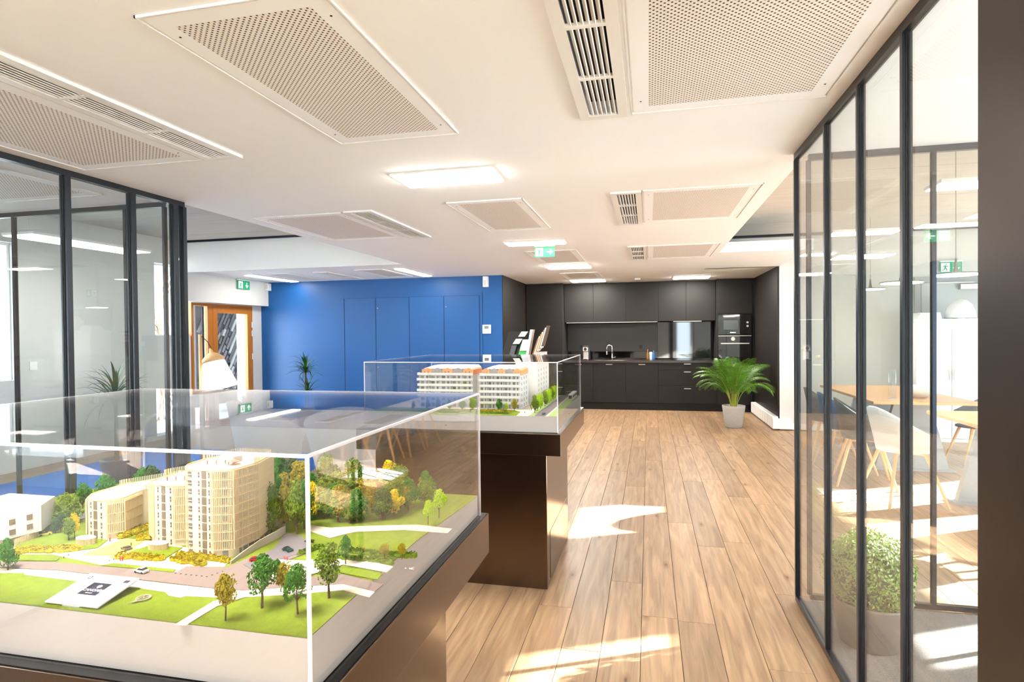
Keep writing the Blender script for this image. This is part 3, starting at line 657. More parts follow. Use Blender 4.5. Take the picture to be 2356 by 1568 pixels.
def chair(x, y, rz, m, label, group=None, leg=M_beech, name='dining_chair'):
    t = thing(name, (x, y, 0), label, 'chair', group); t.rotation_euler[2] = rz
    o = bpy.data.objects.new('shell', shell_mesh('shell', m)); COL.objects.link(o); o.parent = t
    md = o.modifiers.new('solid', 'SOLIDIFY'); md.thickness = .014
    for sx in (-1, 1):
        for sy in (-1, 1):
            q = bpy.data.objects.new('leg', MB().tube([(.12*sx, .12*sy, .43), (.23*sx, .24*sy, .0)], [.016, .010], 8).mesh('leg', leg)); COL.objects.link(q); q.parent = t
    q = bpy.data.objects.new('seat_frame', MB().tube([(-.13,-.13,.42),(.13,.13,.42)], .01, 6).tube([(.13,-.13,.42),(-.13,.13,.42)], .01, 6).mesh('seat_frame', leg)); COL.objects.link(q); q.parent = t
    return t
gch = 'dining chairs around the tables'
chair(1.98, 7.35, -PI/2, M_shG, 'grey shell dining chair, farthest left of the back table', gch)
chair(1.98, 6.8, -PI/2, M_shB, 'blue shell dining chair between grey and dark chairs', gch)
chair(1.98, 6.22, -PI/2-.2, M_shD, 'dark shell dining chair next to the blue one', gch)
chair(2.08, 5.62, -PI/2+.2, M_shW, 'white shell dining chair with long oak legs nearest the glass', gch)
chair(2.75, 4.6, 0, M_shB, 'blue shell dining chair at camera side of the near dining table', gch)
chair(3.35, 7.1, PI/2, M_shG, 'grey shell dining chair on far side of back table', gch)
chair(3.75, 5.35, PI/2, M_shW, 'white shell dining chair on far side of near dining table', gch)
def pendant(x, y, z, label):
    t = thing('pendant_lamp', (x, y, z), label, 'lamp', 'disc pendant lamps over dining tables')
    MB().lathe([(.155,-.004),(.165,.0),(.16,.006),(.02,.018),(.013,.05),(.006,.12)], (x, y, z), 32).build('shade', mat('grey_metal_shade', rgb(96,92,86), .4), t, smooth=False)
    MB().lathe([(.15,-.010),(.155,-.005)], (x, y, z), 32).build('diffuser', M_light, t)
    MB().tube([(x, y, z+.12), (x, y, HZ)], .002, 5).build('cable', M_black, t)
pendant(2.69, 8.2, 1.965, 'disc pendant lamp farthest back in dining area'); pendant(2.11, 5.7, 1.86, 'disc pendant lamp half hidden behind the thick mullion'); pendant(2.34, 5.3, 1.885, 'largest looking disc pendant lamp below the exit sign')
t = thing('glass_vase', (2.45, 6.85, .745), 'tall clear glass tube vase on the back dining table', 'vase')
MB().lathe([(.035,0),(.035,.30)], (2.45, 6.85, .746), 16, False).build('tube', M_glass, t, smooth=True); MB().lathe([(.04,0),(.04,.008)], (2.45,6.85,.7455), 16).build('foot', M_chrome, t)
t = thing('white_bowl', (2.75, 7.0, .745), 'white bowl on the back dining table', 'bowl'); MB().lathe([(.06,0),(.12,.05),(.17,.12),(.165,.12),(.11,.05),(.03,.01)], (2.75, 7.0, .746), 20).build('bowl', M_pvc, t, smooth=True)
tag(box('pale_rug', mat('pale_grey_rug', rgb(200,204,208), .95, noise=.1, nscale=60), None, 1.5, 2.05, 5.5, 5.95, .0005, .003), 'small pale grey rug on wood floor beside dining chairs', 'rug')

# planter with boxwood
t = thing('boxwood_planter', (.99, 3.04, 0), 'round boxwood bush in grey pot on the grey carpet', 'plant')
MB().lathe([(.11,0),(.125,.005),(.165,.2),(.175,.215),(.165,.215),(.15,.19)], (.99, 3.04, .0085), 32).build('pot', M_potg, t, smooth=True)
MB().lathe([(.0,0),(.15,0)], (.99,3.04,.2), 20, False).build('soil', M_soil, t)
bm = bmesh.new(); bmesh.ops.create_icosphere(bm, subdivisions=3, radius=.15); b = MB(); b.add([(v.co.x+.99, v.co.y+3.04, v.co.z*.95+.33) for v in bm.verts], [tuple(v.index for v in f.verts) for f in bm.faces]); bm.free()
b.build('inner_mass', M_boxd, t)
b = MB(); random.seed(4)
for k in range(5200):
    z = random.uniform(-.9, 1); a = random.uniform(0, 2*PI); q = math.sqrt(1-z*z); n = Vector((q*math.cos(a), q*math.sin(a), z)); R_ = random.uniform(.145, .195)*(1+.06*math.sin(3*a+4*z))
    c = Vector((.99, 3.04, .335))+Vector((n.x*R_, n.y*R_, n.z*R_*1.02)); d = (n+Vector([random.uniform(-.8,.8) for _ in range(3)])).normalized(); s1 = d.orthogonal().normalized(); s1 = (s1*math.cos(a*7)+d.cross(s1)*math.sin(a*7)); L1 = random.uniform(.009,.013)
    s2 = d.cross(s1)*.5; b.add([c-s1*L1*.5, c+s2*L1*.9+d*.001, c+s1*L1, c-s2*L1*.9+d*.001], [(0,1,2,3)])
b.build('foliage', M_box, t, kind='stuff')

# ================================================================== PALM by kitchen
t = thing('potted_palm', (1.25, 9.52, 0), 'leafy green palm in woven grey pot by the kitchen', 'plant')
MB().lathe([(.115,0),(.125,.01),(.165,.30),(.168,.33),(.15,.33),(.145,.29)], (1.25, 9.52, .001), 32).build('pot', M_pot, t, smooth=True); MB().lathe([(0,0),(.146,0)], (1.25,9.52,.29), 20, False).build('soil', M_soil, t)
random.seed(11)
def frond(L_, bend, seed):
    rnd = random.Random(seed); b = MB(); pts = []; n = 22
    p = Vector((0,0,0)); ang = 1.35
    for i in range(n+1):
        pts.append(p.copy()); p = p+Vector((math.cos(ang), 0, math.sin(ang)))*L_/n; ang -= bend*(.35+1.3*i/n)/n
    b.cm = 1; b.tube(pts, [.006*(1-.8*i/n) for i in range(n+1)], 5); b.cm = 0
    for i in range(7, n+1):
        d = (pts[min(i+1,n)]-pts[i-1]).normalized(); u_ = Vector((-d.z, 0, d.x)); t_ = (i-7)/(n-7); ll = (.10+.16*math.sin(PI*min(1,t_*.85+.15)))*(.9+rnd.random()*.2)
        for s in (-1, 1):
            for h2 in (0, .5):
                q0 = pts[i]+(d*L_/n*h2 if i < n else Vector()); dr = (Vector((0, s, 0))*.85+d*.65+u_*.12).normalized(); w_ = Vector(d)*.0055
                q1 = q0+dr*ll*.5; q2 = q0+dr*ll*.85-Vector((0,0,1))*ll*.16; q3 = q0+dr*ll-Vector((0,0,1))*ll*.34
                b.add([q0-w_*.4, q0+w_*.4, q1-w_, q1+w_, q2-w_*.6, q2+w_*.6, q3], [(0,1,3,2),(2,3,5,4),(4,5,6)])
    return b.mesh('frond', [M_palm, M_stem])
fm = [frond(1.05, 1.5, 1), frond(.95, 2.0, 2), frond(.85, 2.5, 3), frond(1.0, 1.1, 5)]
for k in range(24):
    a = k*2.399+.3; o = inst('frond', fm[k % 4], (1.25+.04*math.cos(a), 9.52+.04*math.sin(a), .29), t, a, random.uniform(.74, .9)); o.rotation_euler[1] = random.uniform(-.28, .0)
# reflection-free second palm-like plants: dracaenas
def blade(L_, bend, w_, seed):
    b = MB(); n = 7; p = Vector(); ang = .9
    for i in range(n+1):
        ww = w_*math.sin(PI*min(.98, .25+.75*i/n))**.8; b.v += [(p.x, -ww, p.z+ww*.35), (p.x, 0, p.z), (p.x, ww, p.z+ww*.35)]
        p = p+Vector((math.cos(ang), 0, math.sin(ang)))*L_/n; ang -= bend/n
    for i in range(n):
        for j in (0, 1): b.f.append((i*3+j, i*3+j+1, i*3+j+4, i*3+j+3)); b.mi.append(0)
    return b.mesh('leaf', M_drac, True)
bl = [blade(.34, 1.2, .011, 1), blade(.30, .6, .010, 2), blade(.36, 1.9, .011, 3), blade(.26, .2, .009, 4)]
def dracaena(x, y, ztop, label, heads, pot=True, sc=1):
    t = thing('dracaena_plant', (x, y, 0), label, 'plant')
    MB().lathe([(.10,0),(.14,.26),(.145,.28),(.125,.28),(.12,.25)], (x, y, .001), 24).build('pot', M_potg, t, smooth=True); MB().lathe([(0,0),(.12,0)], (x,y,.25), 16, False).build('soil', M_soil, t)
    for (dx, dy, dz, n) in heads:
        MB().tube([(x+dx*.3, y+dy*.3, .24), (x+dx*.7, y+dy*.7, (ztop+dz)*.6), (x+dx, y+dy, ztop+dz)], [.02,.018,.015], 8).build('trunk', M_bark, t)
        for k in range(n):
            a = k*2.399; o = inst('leaf', bl[k % 4], (x+dx, y+dy, ztop+dz-.05+.06*k/n), t, a, sc*random.uniform(.8, 1.1)); o.rotation_euler[1] = -.75+1.35*(1-k/n)
dracaena(-5.35, 8.5, .90, 'spiky dracaena in front of the blue wall', [(0,0,0,60), (.04,.0,-.32,26)])
dracaena(-5.05, 4.75, .85, 'spiky dracaena seen through left glass office', [(0,0,0,56)], sc=1.25)
dracaena(-4.6, 6.1, .55, 'low dracaena behind the buildings of the front model', [(0,0,0,40)])

# ================================================================== LEFT LOUNGE
tag(box('blue_rug', M_rug, None, -6.3, -3.55, 3.9, 6.6, .0005, .003), 'vivid blue rug in the lounge behind the left glass office', 'rug')
t = thing('floor_lamp', (-4.64, 5.4, 0), 'wooden floor lamp with white cone shade in the lounge', 'lamp')
MB().tube([(-4.64,5.4,.02), (-4.64,5.4,1.48)], .018, 12).build('pole', M_beech, t, smooth=True); MB().lathe([(.16,0),(.16,.02),(.02,.03)], (-4.64,5.4,.011), 24).build('base', M_beech, t)
b = MB().lathe([(.02,.30),(.07,.285),(.095,.25),(.16,.0)], (0,0,0), 28, False); ob = b.mesh('lamp_shade', M_shade, True)
o = bpy.data.objects.new('lamp_shade', ob); COL.objects.link(o); o.parent = t; o.location = (.235, 0, .915); o.rotation_euler = (0, -.26, 0); o.scale = (1.1, 1.1, 1.15)
o = bpy.data.objects.new('shade_cap', MB().lathe([(.012,.40),(.02,.36),(.06,.335),(.098,.30),(.10,.262)], (0,0,0), 20).mesh('shade_cap', M_beech, True)); COL.objects.link(o); o.parent = t; o.location = (.235, 0, .905); o.rotation_euler = (0, -.26, 0); o.scale = (1.1, 1.1, 1.1)
MB().tube([(-4.64,5.4,1.47), (-4.55,5.4,1.40), (-4.5,5.4,1.32)], .004, 6).build('cord', M_black, t)
def armchair(x, y, rz, label):
    t = thing('armchair', (x, y, 0), label, 'armchair', 'pale lounge armchairs'); t.rotation_euler[2] = rz
    b = MB(); na, nv = 24, 8
    for j in range(nv+1):
        v = j/nv
        for i in range(na+1):
            a = -2.2+4.4*i/na; bk = max(0, math.cos(a*.6)); r_ = .27+.09*v
            b.v.append((r_*1.1*math.sin(a), -r_*math.cos(a), .30+v*(.22+.34*bk**1.5)))
    for j in range(nv):
        for i in range(na): k = j*(na+1)+i; b.f.append((k, k+1, k+na+2, k+na+1)); b.mi.append(0)
    o = bpy.data.objects.new('shell', b.mesh('shell', M_arm, True)); COL.objects.link(o); o.parent = t; md = o.modifiers.new('solid', 'SOLIDIFY'); md.thickness = .05
    o = bpy.data.objects.new('seat_cushion', MB().lathe([(.0,.28),(.26,.28),(.30,.32),(.30,.40),(.26,.44),(0,.45)], (0,0,0), 28).mesh('seat_cushion', M_arm, True)); COL.objects.link(o); o.parent = t
    for sx in (-1, 1):
        for sy in (-1, 1):
            q = bpy.data.objects.new('leg', MB().tube([(.14*sx, .14*sy, .29), (.25*sx, .25*sy, 0)], [.02,.012], 8).mesh('leg', M_beech)); COL.objects.link(q); q.parent = t
armchair(-3.55, 5.0, -.5, 'pale grey lounge armchair beside the wooden floor lamp')
armchair(-2.55, 4.75, .4, 'pale grey lounge armchair just left of the rear display case')
t = thing('coffee_table', (-3.2, 6.0, 0), 'round white coffee table between the lounge armchairs', 'table')
MB().lathe([(.0,.44),(.38,.44),(.40,.45),(.38,.46),(0,.46)], (-3.2, 6.0, 0), 36).build('tabletop', M_tablew, t)
for k in range(4): a = k*PI/2+.5; MB().tube([(-3.2+.15*math.cos(a), 6+.15*math.sin(a), .44), (-3.2+.3*math.cos(a), 6+.3*math.sin(a), 0)], [.016,.01], 8).build('leg', M_beech, t)
t = thing('napkin_sheet', (-3.2, 6.0, .46), 'folded white paper tent on the round coffee table', 'paper')
MB().add([(-3.4,5.85,.461),(-3.05,5.85,.461),(-3.05,6.15,.461),(-3.4,6.15,.461),(-3.22,6.0,.60)], [(0,1,4),(1,2,4),(2,3,4),(3,0,4)]).build('sheet', M_tablew, t)
chair(-5.1, 5.3, 2.2, M_shW, 'white shell chair on the blue rug in the lounge', None, M_black, 'lounge_chair')
t = thing('light_switch', (-6.74, 5.27, 1.13), 'white light switch on wall beyond left glass office', 'switch'); box('plate', M_pvc, t, -6.7485, -6.735, 5.25, 5.33, 1.10, 1.19)

# brochure stands behind the far case
def stand(x, y, label, seed, lean):
    t = thing('brochure_stand', (x, y, 0), label, 'brochure stand', 'brochure stands behind the rear case')
    MB().tube([(x, y, .01), (x, y, 1.25)], .012, 10).build('pole', M_black, t); MB().lathe([(.075,0),(.075,.03)], (x, y, .001), 24).build('base', M_black, t)
    return t
random.seed(5)
st = stand(-1.13, 5.3, 'left brochure stand with black and green leaflets', 1, 0)
MB().obox((-1.19, 5.30, 1.34), (.10,0,0), (0,.004,.004), (.035,.03,.13)).build('back_board', M_black, st)
lf = [('leaflet', (60,190,90), (-1.10, 5.27, 1.30), .045, .06), ('leaflet', (240,240,238), (-1.155, 5.24, 1.385), .03, .022), ('leaflet', (240,240,238), (-1.105, 5.25, 1.45), .03, .022), ('leaflet', (70,80,84), (-1.20, 5.24, 1.30), .022, .05), ('leaflet', (220,225,235), (-1.095, 5.26, 1.35), .03, .05)]
for i, (nm, c, p, a, h_) in enumerate(lf): MB().obox(p, (a,0,0), (0,.006,.001), (.012,.012,h_)).build('leaflet', mat('leaflet_print_%d' % i, rgb(*c), .5), st)
MB().obox((-1.05, 5.3, 1.37), (.012,0,0), (0,.05,0), (.022,.0,.12)).build('edge_pocket', M_pvc, st)
st = stand(-.97, 5.3, 'right brochure stand with leaning coloured brochures', 2, 0)
for i, c in enumerate(((150,100,60),(235,232,228),(210,130,60),(225,215,190),(150,140,120),(240,240,240),(90,70,60))):
    p = Vector((-.985+i*.013, 5.27+i*.005, 1.335+i*.016)); MB().obox(p, (.006,0,0), (0,.07,0), (.026,0,.075+.003*i)).build('brochure', mat('brochure_print_%d' % i, rgb(*c), .5), st)
MB().obox((-.955, 5.28, 1.27), (.05,0,0), (0,.075,0), (0,0,.02)).build('clear_tray', M_edge, st)

# ================================================================== DISPLAY CASES
def display_case(cov, slab, plinth, zb, zs, zbase, zt, lab, base_mat=M_base):
    t = thing('display_plinth', ((slab[0]+slab[1])/2, (slab[2]+slab[3])/2, 0), lab+' bronze metal display plinth under a clear case', 'display stand')
    box('plinth_body', M_case, t, plinth[0], plinth[1], plinth[2], plinth[3], 0.001, zb, bevel=.003)
    box('slab', M_case, t, slab[0], slab[1], slab[2], slab[3], zb, zs-.002, bevel=.0015); box('slab_top', M_casetop, t, slab[0]+.003, slab[1]-.003, slab[2]+.003, slab[3]-.003, zs-.002, zs)
    box('access_panel', M_case, t, plinth[1], plinth[1]+.002, plinth[2]+.1, plinth[3]-.03, .03, .30)
    c = thing('acrylic_cover', ((cov[0]+cov[1])/2, (cov[2]+cov[3])/2, zs), lab+' clear acrylic cover over a building model', 'display cover')
    x0, x1, y0, y1 = cov; q = .005; e = .0045
    box('front_pane', M_acr, c, x0+q, x1-q, y0, y0+q, zs+.001, zt-q); box('back_pane', M_acr, c, x0+q, x1-q, y1-q, y1, zs+.001, zt-q)
    box('right_pane', M_acr, c, x1-q, x1, y0+q, y1-q, zs+.001, zt-q); box('left_pane', M_acr, c, x0, x0+q, y0+q, y1-q, zs+.001, zt-q)
    box('top_pane', M_acr, c, x0+q, x1-q, y0+q, y1-q, zt-q, zt)
    for x in (x0, x1-q):
        for y in (y0, y1-q): box('corner_edge', M_edge, c, x, x+q, y, y+q, zs+.001, zt-q)
        box('top_edge', M_edge, c, x, x+q, y0+q, y1-q, zt-q, zt)
    for y in (y0, y1-q): box('top_edge', M_edge, c, x0, x1, y, y+q, zt-q, zt)
    for sx in (x0+(x1-x0)*.44,):
        MB().tube([(sx, y0, zs+.03), (sx, y0-.004, zs+.03)], .0045, 10).build('screw_head', M_chrome, c)
    s2 = MB().tube([(x1, y0+(y1-y0)*.42, zs+.05), (x1+.004, y0+(y1-y0)*.42, zs+.05)], .0045, 10).build('screw_head', M_chrome, c)
    return t, c
ZB, ZS = .778, .902
NC = (-1.74, -.505, .805, 1.745); NS = (-1.78, -.489, .785, 1.777)
display_case(NC, NS, (-1.70, -.577, .88, 1.62), ZB, ZS-.03*0, .995, 1.278, 'nearest')
FC = (-1.66, -.492, 3.255, 4.385); FS = (-1.705, -.476, 3.234, 4.44)
display_case(FC, FS, (-1.62, -.569, 3.312, 4.19), ZB, ZS, .994, 1.2975, 'farther')

# ---------- model-making kit
M_grass = mat('model_grass', rgb(116,136,16), .95, noise=.18, nscale=45, bump=.5, bscale=500)
M_dgrass = mat('model_grass_pale', rgb(190,180,96), .95, noise=.1, nscale=60)
M_road = mat('model_road', rgb(124,110,104), .8, noise=.04, nscale=30)
M_droad = mat('model_dark_road', rgb(108,104,108), .8)
M_pave = mat('model_paving', rgb(214,202,184), .7)
M_cream = mat('model_cream', rgb(224,208,180), .65)
M_fin = mat('model_fin_cream', rgb(226,202,160), .6)
M_mwh = mat('model_white', rgb(216,213,208), .6)
M_mwin = mat('model_window', rgb(120,108,92), .3)
M_mwin2 = mat('model_window_grey', rgb(140,140,138), .3)
M_terra = mat('model_terracotta', rgb(226,152,100), .7)
M_mgrey = mat('model_roof_grey', rgb(150,145,142), .7)
M_bush = mat('model_hedge', rgb(196,178,20), .95, noise=.3, nscale=120, bump=1, bscale=400)
M_hedgeg = mat('model_hedge_green', rgb(120,150,30), .95, noise=.3, nscale=150, bump=1, bscale=400)
M_trunk = mat('model_trunk', rgb(92,72,54), .9)
crown_cols = [('deep', (52,112,14)), ('mid', (104,128,14)), ('olive', (148,134,16)), ('yellow', (214,190,0)), ('dark', (58,84,30)), ('bright', (160,196,16))]
M_cr = {n: mat('model_crown_'+n, rgb(*c), .9, noise=.45, nscale=7, rnd=.1) for n, c in crown_cols}
def tree_mesh(kind, seed, tall=.5, dense=1.0):
    """unit height tree: foam crown of many small leaf chips on a forked trunk"""
    rnd = random.Random(seed); b = MB(); b.cm = 1
    b.tube([(0,0,0), (.01,.01,tall*.5), (0,.02,tall)], [.03,.022,.018], 6)
    for k in range(5):
        a = k*1.256+rnd.random(); b.tube([(0,.01,tall*.55), (.12*math.cos(a), .12*math.sin(a), tall*.95), (.2*math.cos(a), .2*math.sin(a), tall*1.15+.1)], [.015,.01,.005], 4)
    b.cm = 0; blobs = []
    for k in range(int(11*dense)+4):
        a = rnd.uniform(0, 2*PI); z = rnd.uniform(0, 1); rr = (.28*math.sin(PI*min(1, z*.8+.2)))*rnd.uniform(.3, 1)
        blobs.append((Vector((rr*math.cos(a), rr*math.sin(a), tall*.8+z*(1-tall*.8-.12)+.03)), rnd.uniform(.10, .17)))
    for c, r_ in blobs:
        for k in range(int(60)):
            n = Vector([rnd.gauss(0,1) for _ in range(3)]).normalized(); p = c+n*r_*rnd.uniform(.75, 1.08); d = (n+Vector([rnd.uniform(-.7,.7) for _ in range(3)])).normalized()
            s1 = d.orthogonal().normalized(); s2 = d.cross(s1); q = rnd.uniform(.022, .04)
            b.add([p-s1*q-s2*q*.6, p+s1*q-s2*q, p+d*q*.8, p-s1*q*.4+s2*q], [(0,1,2),(1,3,2),(3,0,2),(0,3,1)])
    return b
def blob_mesh(seed):
    rnd = random.Random(seed); bm = bmesh.new(); bmesh.ops.create_icosphere(bm, subdivisions=3, radius=.5); ph = [Vector([rnd.uniform(-1,1) for _ in range(3)])*9 for _ in range(7)]
    for v in bm.verts:
        f_ = 1+.09*sum(math.sin(p.dot(v.co)+i) for i, p in enumerate(ph))/2+rnd.uniform(-.05,.05); v.co *= f_
    b = MB(); b.cm = 1; b.tube([(0,0,0),(0,0,.35)], [.035,.025], 6); b.cm = 0
    b.add([(v.co.x*.85, v.co.y*.85, v.co.z*.82+.62) for v in bm.verts], [tuple(v.index for v in f.verts) for f in bm.faces]); bm.free(); return b
TM = {}
for i, (k, _) in enumerate(crown_cols):
    TM[k] = [tree_mesh(k, 10+i, .5).mesh('model_tree', [M_cr[k], M_trunk]), tree_mesh(k, 30+i, .3, 1.4).mesh('model_tree', [M_cr[k], M_trunk]), None]
def mtree(parent, px, py, hpx, kind, zg, v=0, name='model_tree', wide=1.0, xy=None):
    x, y = xy if xy else G(px, py, zg); dist = (Vector((x, y, zg))-Vector((0,0,HC))).dot(fw); h = hpx*dist/F
    return inst(name, TM[kind][v], (x, y, zg-.001), parent, random.uniform(0, 6), (h*wide, h*wide, h))
def hz_near(y): return 0 if y < 1.25 else -.03*min(1, (y-1.25)/.45)
def sheet(name, pts, z, m, parent, hf=None, th=.0012):
    bm = bmesh.new(); vs = [bm.verts.new((p[0], p[1], 0)) for p in pts]; f = bm.faces.new(vs); bm.normal_update()
    if f.normal.z < 0: f.normal_flip()
    r_ = bmesh.ops.extrude_face_region(bm, geom=[f]); nv = [e for e in r_['geom'] if isinstance(e, bmesh.types.BMVert)]
    for v in nv: v.co.z += th
    if hf:
        y0 = min(p[1] for p in pts); y1 = max(p[1] for p in pts); y = max(1.25, y0+.001)
        while y < y1:
            bmesh.ops.bisect_plane(bm, geom=bm.verts[:]+bm.edges[:]+bm.faces[:], plane_co=(0,y,0), plane_no=(0,1,0)); y += .05
        for v in bm.verts: v.co.z += hf(v.co.y)
    bmesh.ops.recalc_face_normals(bm, faces=bm.faces[:])
    bm.verts.index_update(); b = MB(); b.add([(v.co.x, v.co.y, v.co.z+z) for v in bm.verts], [tuple(v.index for v in f.verts) for f in bm.faces]); bm.free()
    return b.build(name, m, parent)
def Gs(l, z): return [G(p[0], p[1], z) for p in l]
def hedge(parent, pts, zg, r_, h, m, name='hedge', seed=1):
    """lumpy strip of foliage along a line of ground points"""
    rnd = random.Random(seed); b = MB()
    tot = sum(math.dist(pts[i], pts[i+1]) for i in range(len(pts)-1)); n = max(3, int(tot/(r_*.55)))
    for k in range(n):
        d = tot*k/(n-1); i = 0
        while i < len(pts)-2 and d > math.dist(pts[i], pts[i+1]): d -= math.dist(pts[i], pts[i+1]); i += 1
        f_ = d/max(1e-6, math.dist(pts[i], pts[i+1])); x = pts[i][0]+(pts[i+1][0]-pts[i][0])*f_; y = pts[i][1]+(pts[i+1][1]-pts[i][1])*f_
        rr = r_*rnd.uniform(.8, 1.15); hh = h*rnd.uniform(.8, 1.15); x += rnd.uniform(-.3,.3)*r_; y += rnd.uniform(-.3,.3)*r_
        b.lathe([(rr*.9*rnd.uniform(.9,1.1), -.001), (rr*rnd.uniform(.9,1.1), hh*.4), (rr*.75, hh*.8), (rr*.3, hh)], (x, y, zg), 7)
        for _ in range(10):
            a = rnd.uniform(0, 6.28); q = r_*.28; c = Vector((x+rr*math.cos(a)*rnd.uniform(.3,1), y+rr*math.sin(a)*rnd.uniform(.3,1), zg+hh*rnd.uniform(.5,1.08)))
            b.add([c+Vector((-q,0,-q*.5)), c+Vector((q,q,0)), c+Vector((0,-q,q)), c+Vector((q*.3,q*.6,q*1.2))], [(0,1,2),(1,3,2),(3,0,2),(0,3,1)])
    return b.build(name, m, parent)
def mcar(parent, x, y, z, L_, rz, m, name='model_car', label=None):
    t = empty(name, (x, y, z), parent); t.rotation_euler[2] = rz
    if label: t['label'] = label
    s = L_; W = .2*s
    def ch(nm, b, mm, smooth=False):
        o = bpy.data.objects.new(nm, b.mesh(nm, mm, smooth)); COL.objects.link(o); o.parent = t; return o
    pr = [(-.5,.07),(.5,.07),(.5,.16),(.44,.2),(.22,.225),(-.42,.235),(-.5,.18)]
    b = MB(); b.add([(p[0]*s, q, p[1]*s) for q in (-W, W) for p in pr], [tuple(range(7)), tuple(range(13,6,-1))]+[(i,i+7,(i+1)%7+7,(i+1)%7) for i in range(7)]); ch('car_body', b, m)
    pr = [(.2,.22),(.04,.33),(-.26,.335),(-.42,.23)]
    b = MB(); b.add([(p[0]*s, q*(.82 if p[1] > .3 else .97), p[1]*s) for q in (-W, W) for p in pr], [(0,1,2,3),(7,6,5,4)]+[(i,i+4,(i+1)%4+4,(i+1)%4) for i in range(4)]); ch('car_windows', b, M_black)
    ch('car_roof', MB().box(-.25*s, .03*s, -W*.78, W*.78, .333*s, .345*s), m)
    for sx in (-.3, .32):
        for sy in (-1, 1): ch('wheel', MB().tube([(sx*s, sy*W*.8, .075*s), (sx*s, sy*W*1.03, .075*s)], .075*s, 10), M_black)
def figure(parent, x, y, z, h, c, n=[0]):
    n[0] += 1; m = mat('figurine_%d' % (n[0] % 5), rgb(*c), .7); b = MB()
    b.lathe([(.10*h,0),(.11*h,.45*h),(.15*h,.75*h),(.05*h,.84*h),(.07*h,.92*h),(.03*h,1.0*h)], (x, y, z), 7); return b.build('figurine', m, parent)
def rounded(pts, r_, n=4):
    out = []; m = len(pts)
    for i in range(m):
        p = Vector(pts[i]); a = (Vector(pts[i-1])-p); c = (Vector(pts[(i+1) % m])-p); ra = min(r_, a.length*.45, c.length*.45); pa = p+a.normalized()*ra; pc = p+c.normalized()*ra
        for k in range(n+1): t_ = k/n; out.append(tuple(pa.lerp(p, t_).lerp(p.lerp(pc, t_), t_)))
    return out
def tower(parent, name, pts, zg, zr, floors, fins_on, winspec, screen=.018, deck=True, rr=.012):
    """winspec: list of (edge p, edge q, list of (u, half width, kind)) windows on a straight wall; fins_on: list of polylines that carry battens"""
    t = empty(name, (sum(p[0] for p in pts)/len(pts), sum(p[1] for p in pts)/len(pts), zg), parent)
    P = rounded(pts, rr); MB().prism(P, zg, zr).build('building_body', M_cream, t); fh = (zr-zg)/floors
    b = MB(); n = 0
    for line, z0, z1 in fins_on:
        tot = sum(math.dist(line[i], line[i+1]) for i in range(len(line)-1)); k = 0; d = 0
        for i in range(len(line)-1):
            a = Vector(line[i]).to_3d(); c = Vector(line[i+1]).to_3d(); L_ = (c-a).length; dr = (c-a)/L_; nn = Vector((dr.y, -dr.x, 0)); q = 0
            while q < L_:
                p = a+dr*q+nn*.0022; b.obox((p.x, p.y, (z0+z1)/2), dr*.0005, nn*.0013, (0,0,(z1-z0)/2)); q += .0036
            for z in [z0+fh*j for j in range(int((z1-z0)/fh)+1)]: b.obox(((a+c)/2+nn*.0028+Vector((0,0,z))), dr*L_/2, nn*.0009, (0,0,.0006))
    b.build('batten_screen', M_fin, t, kind='stuff')
    # roof: deck recess + parapet battens
    b = MB(); Q = [Vector(p) for p in P]; c0 = sum(Q, Vector((0,0)))/len(Q)
    for i in range(len(Q)):
        a, c = Q[i], Q[(i+1) % len(Q)]; L_ = (c-a).length
        if L_ < 1e-5: continue
        dr = (c-a)/L_; q = 0
        mid = (a+c)/2; scr = screen if (mid-c0).y > 0 else .003
        b.obox((mid.x, mid.y, zr+.0015), (dr.x*L_/2, dr.y*L_/2, 0), (-dr.y*.0012, dr.x*.0012, 0), (0,0,.0015))
        while q < L_:
            p = a+dr*q; b.obox((p.x, p.y, zr+scr/2), (dr.x*.0007, dr.y*.0007, 0), (-dr.y*.0007, dr.x*.0007, 0), (0,0,scr/2)); q += .004
    b.build('parapet', M_fin, t)
    if deck:
        c3 = (c0.x, c0.y+.01); MB().box(c3[0]-.018, c3[0]+.022, c3[1]-.012, c3[1]+.02, zr, zr+.014).build('roof_house', M_mwh, t)
        for k, cc in enumerate(((200,60,50),(230,120,60),(60,120,60),(210,80,90))): figure(t, c0.x-.03+.018*k, c0.y-.018+.006*(k % 3), zr, .010, cc)
        MB().lathe([(.014,0),(.001,.005)], (c0.x+.03, c0.y-.01, zr+.008), 8).build('parasol', mat('parasol_red', rgb(224,120,100), .8), t)
    for a, c, cols in winspec:
        a = Vector(a); c = Vector(c); dr = (c-a).normalized(); L_ = (c-a).length; nn = Vector((dr.y, -dr.x))
        for (u_, hw, kd) in cols:
            p = a+dr*L_*u_; rng = range(floors) if kd != 'stair' else range(floors)
            for f_ in rng:
                z = zg+(f_+.5)*fh; hh = fh*(.42 if kd == 'stair' else .3)
                w_ = MB().obox((p.x+nn.x*.0005, p.y+nn.y*.0005, z), (dr.x*hw, dr.y*hw, 0), (nn.x*.0009, nn.y*.0009, 0), (0,0,hh)).build('window', M_mwin if kd != 'pale' else M_mwin2, t)
                if kd == 'win': MB().obox((p.x+nn.x*.0012, p.y+nn.y*.0012, z-hh*.1), (dr.x*hw*1.2, dr.y*hw*1.2, 0), (nn.x*.0006, nn.y*.0006, 0), (0,0,hh*.12)).build('window_rail', M_mwh, w_)
            if kd == 'balcony': pass
    return t
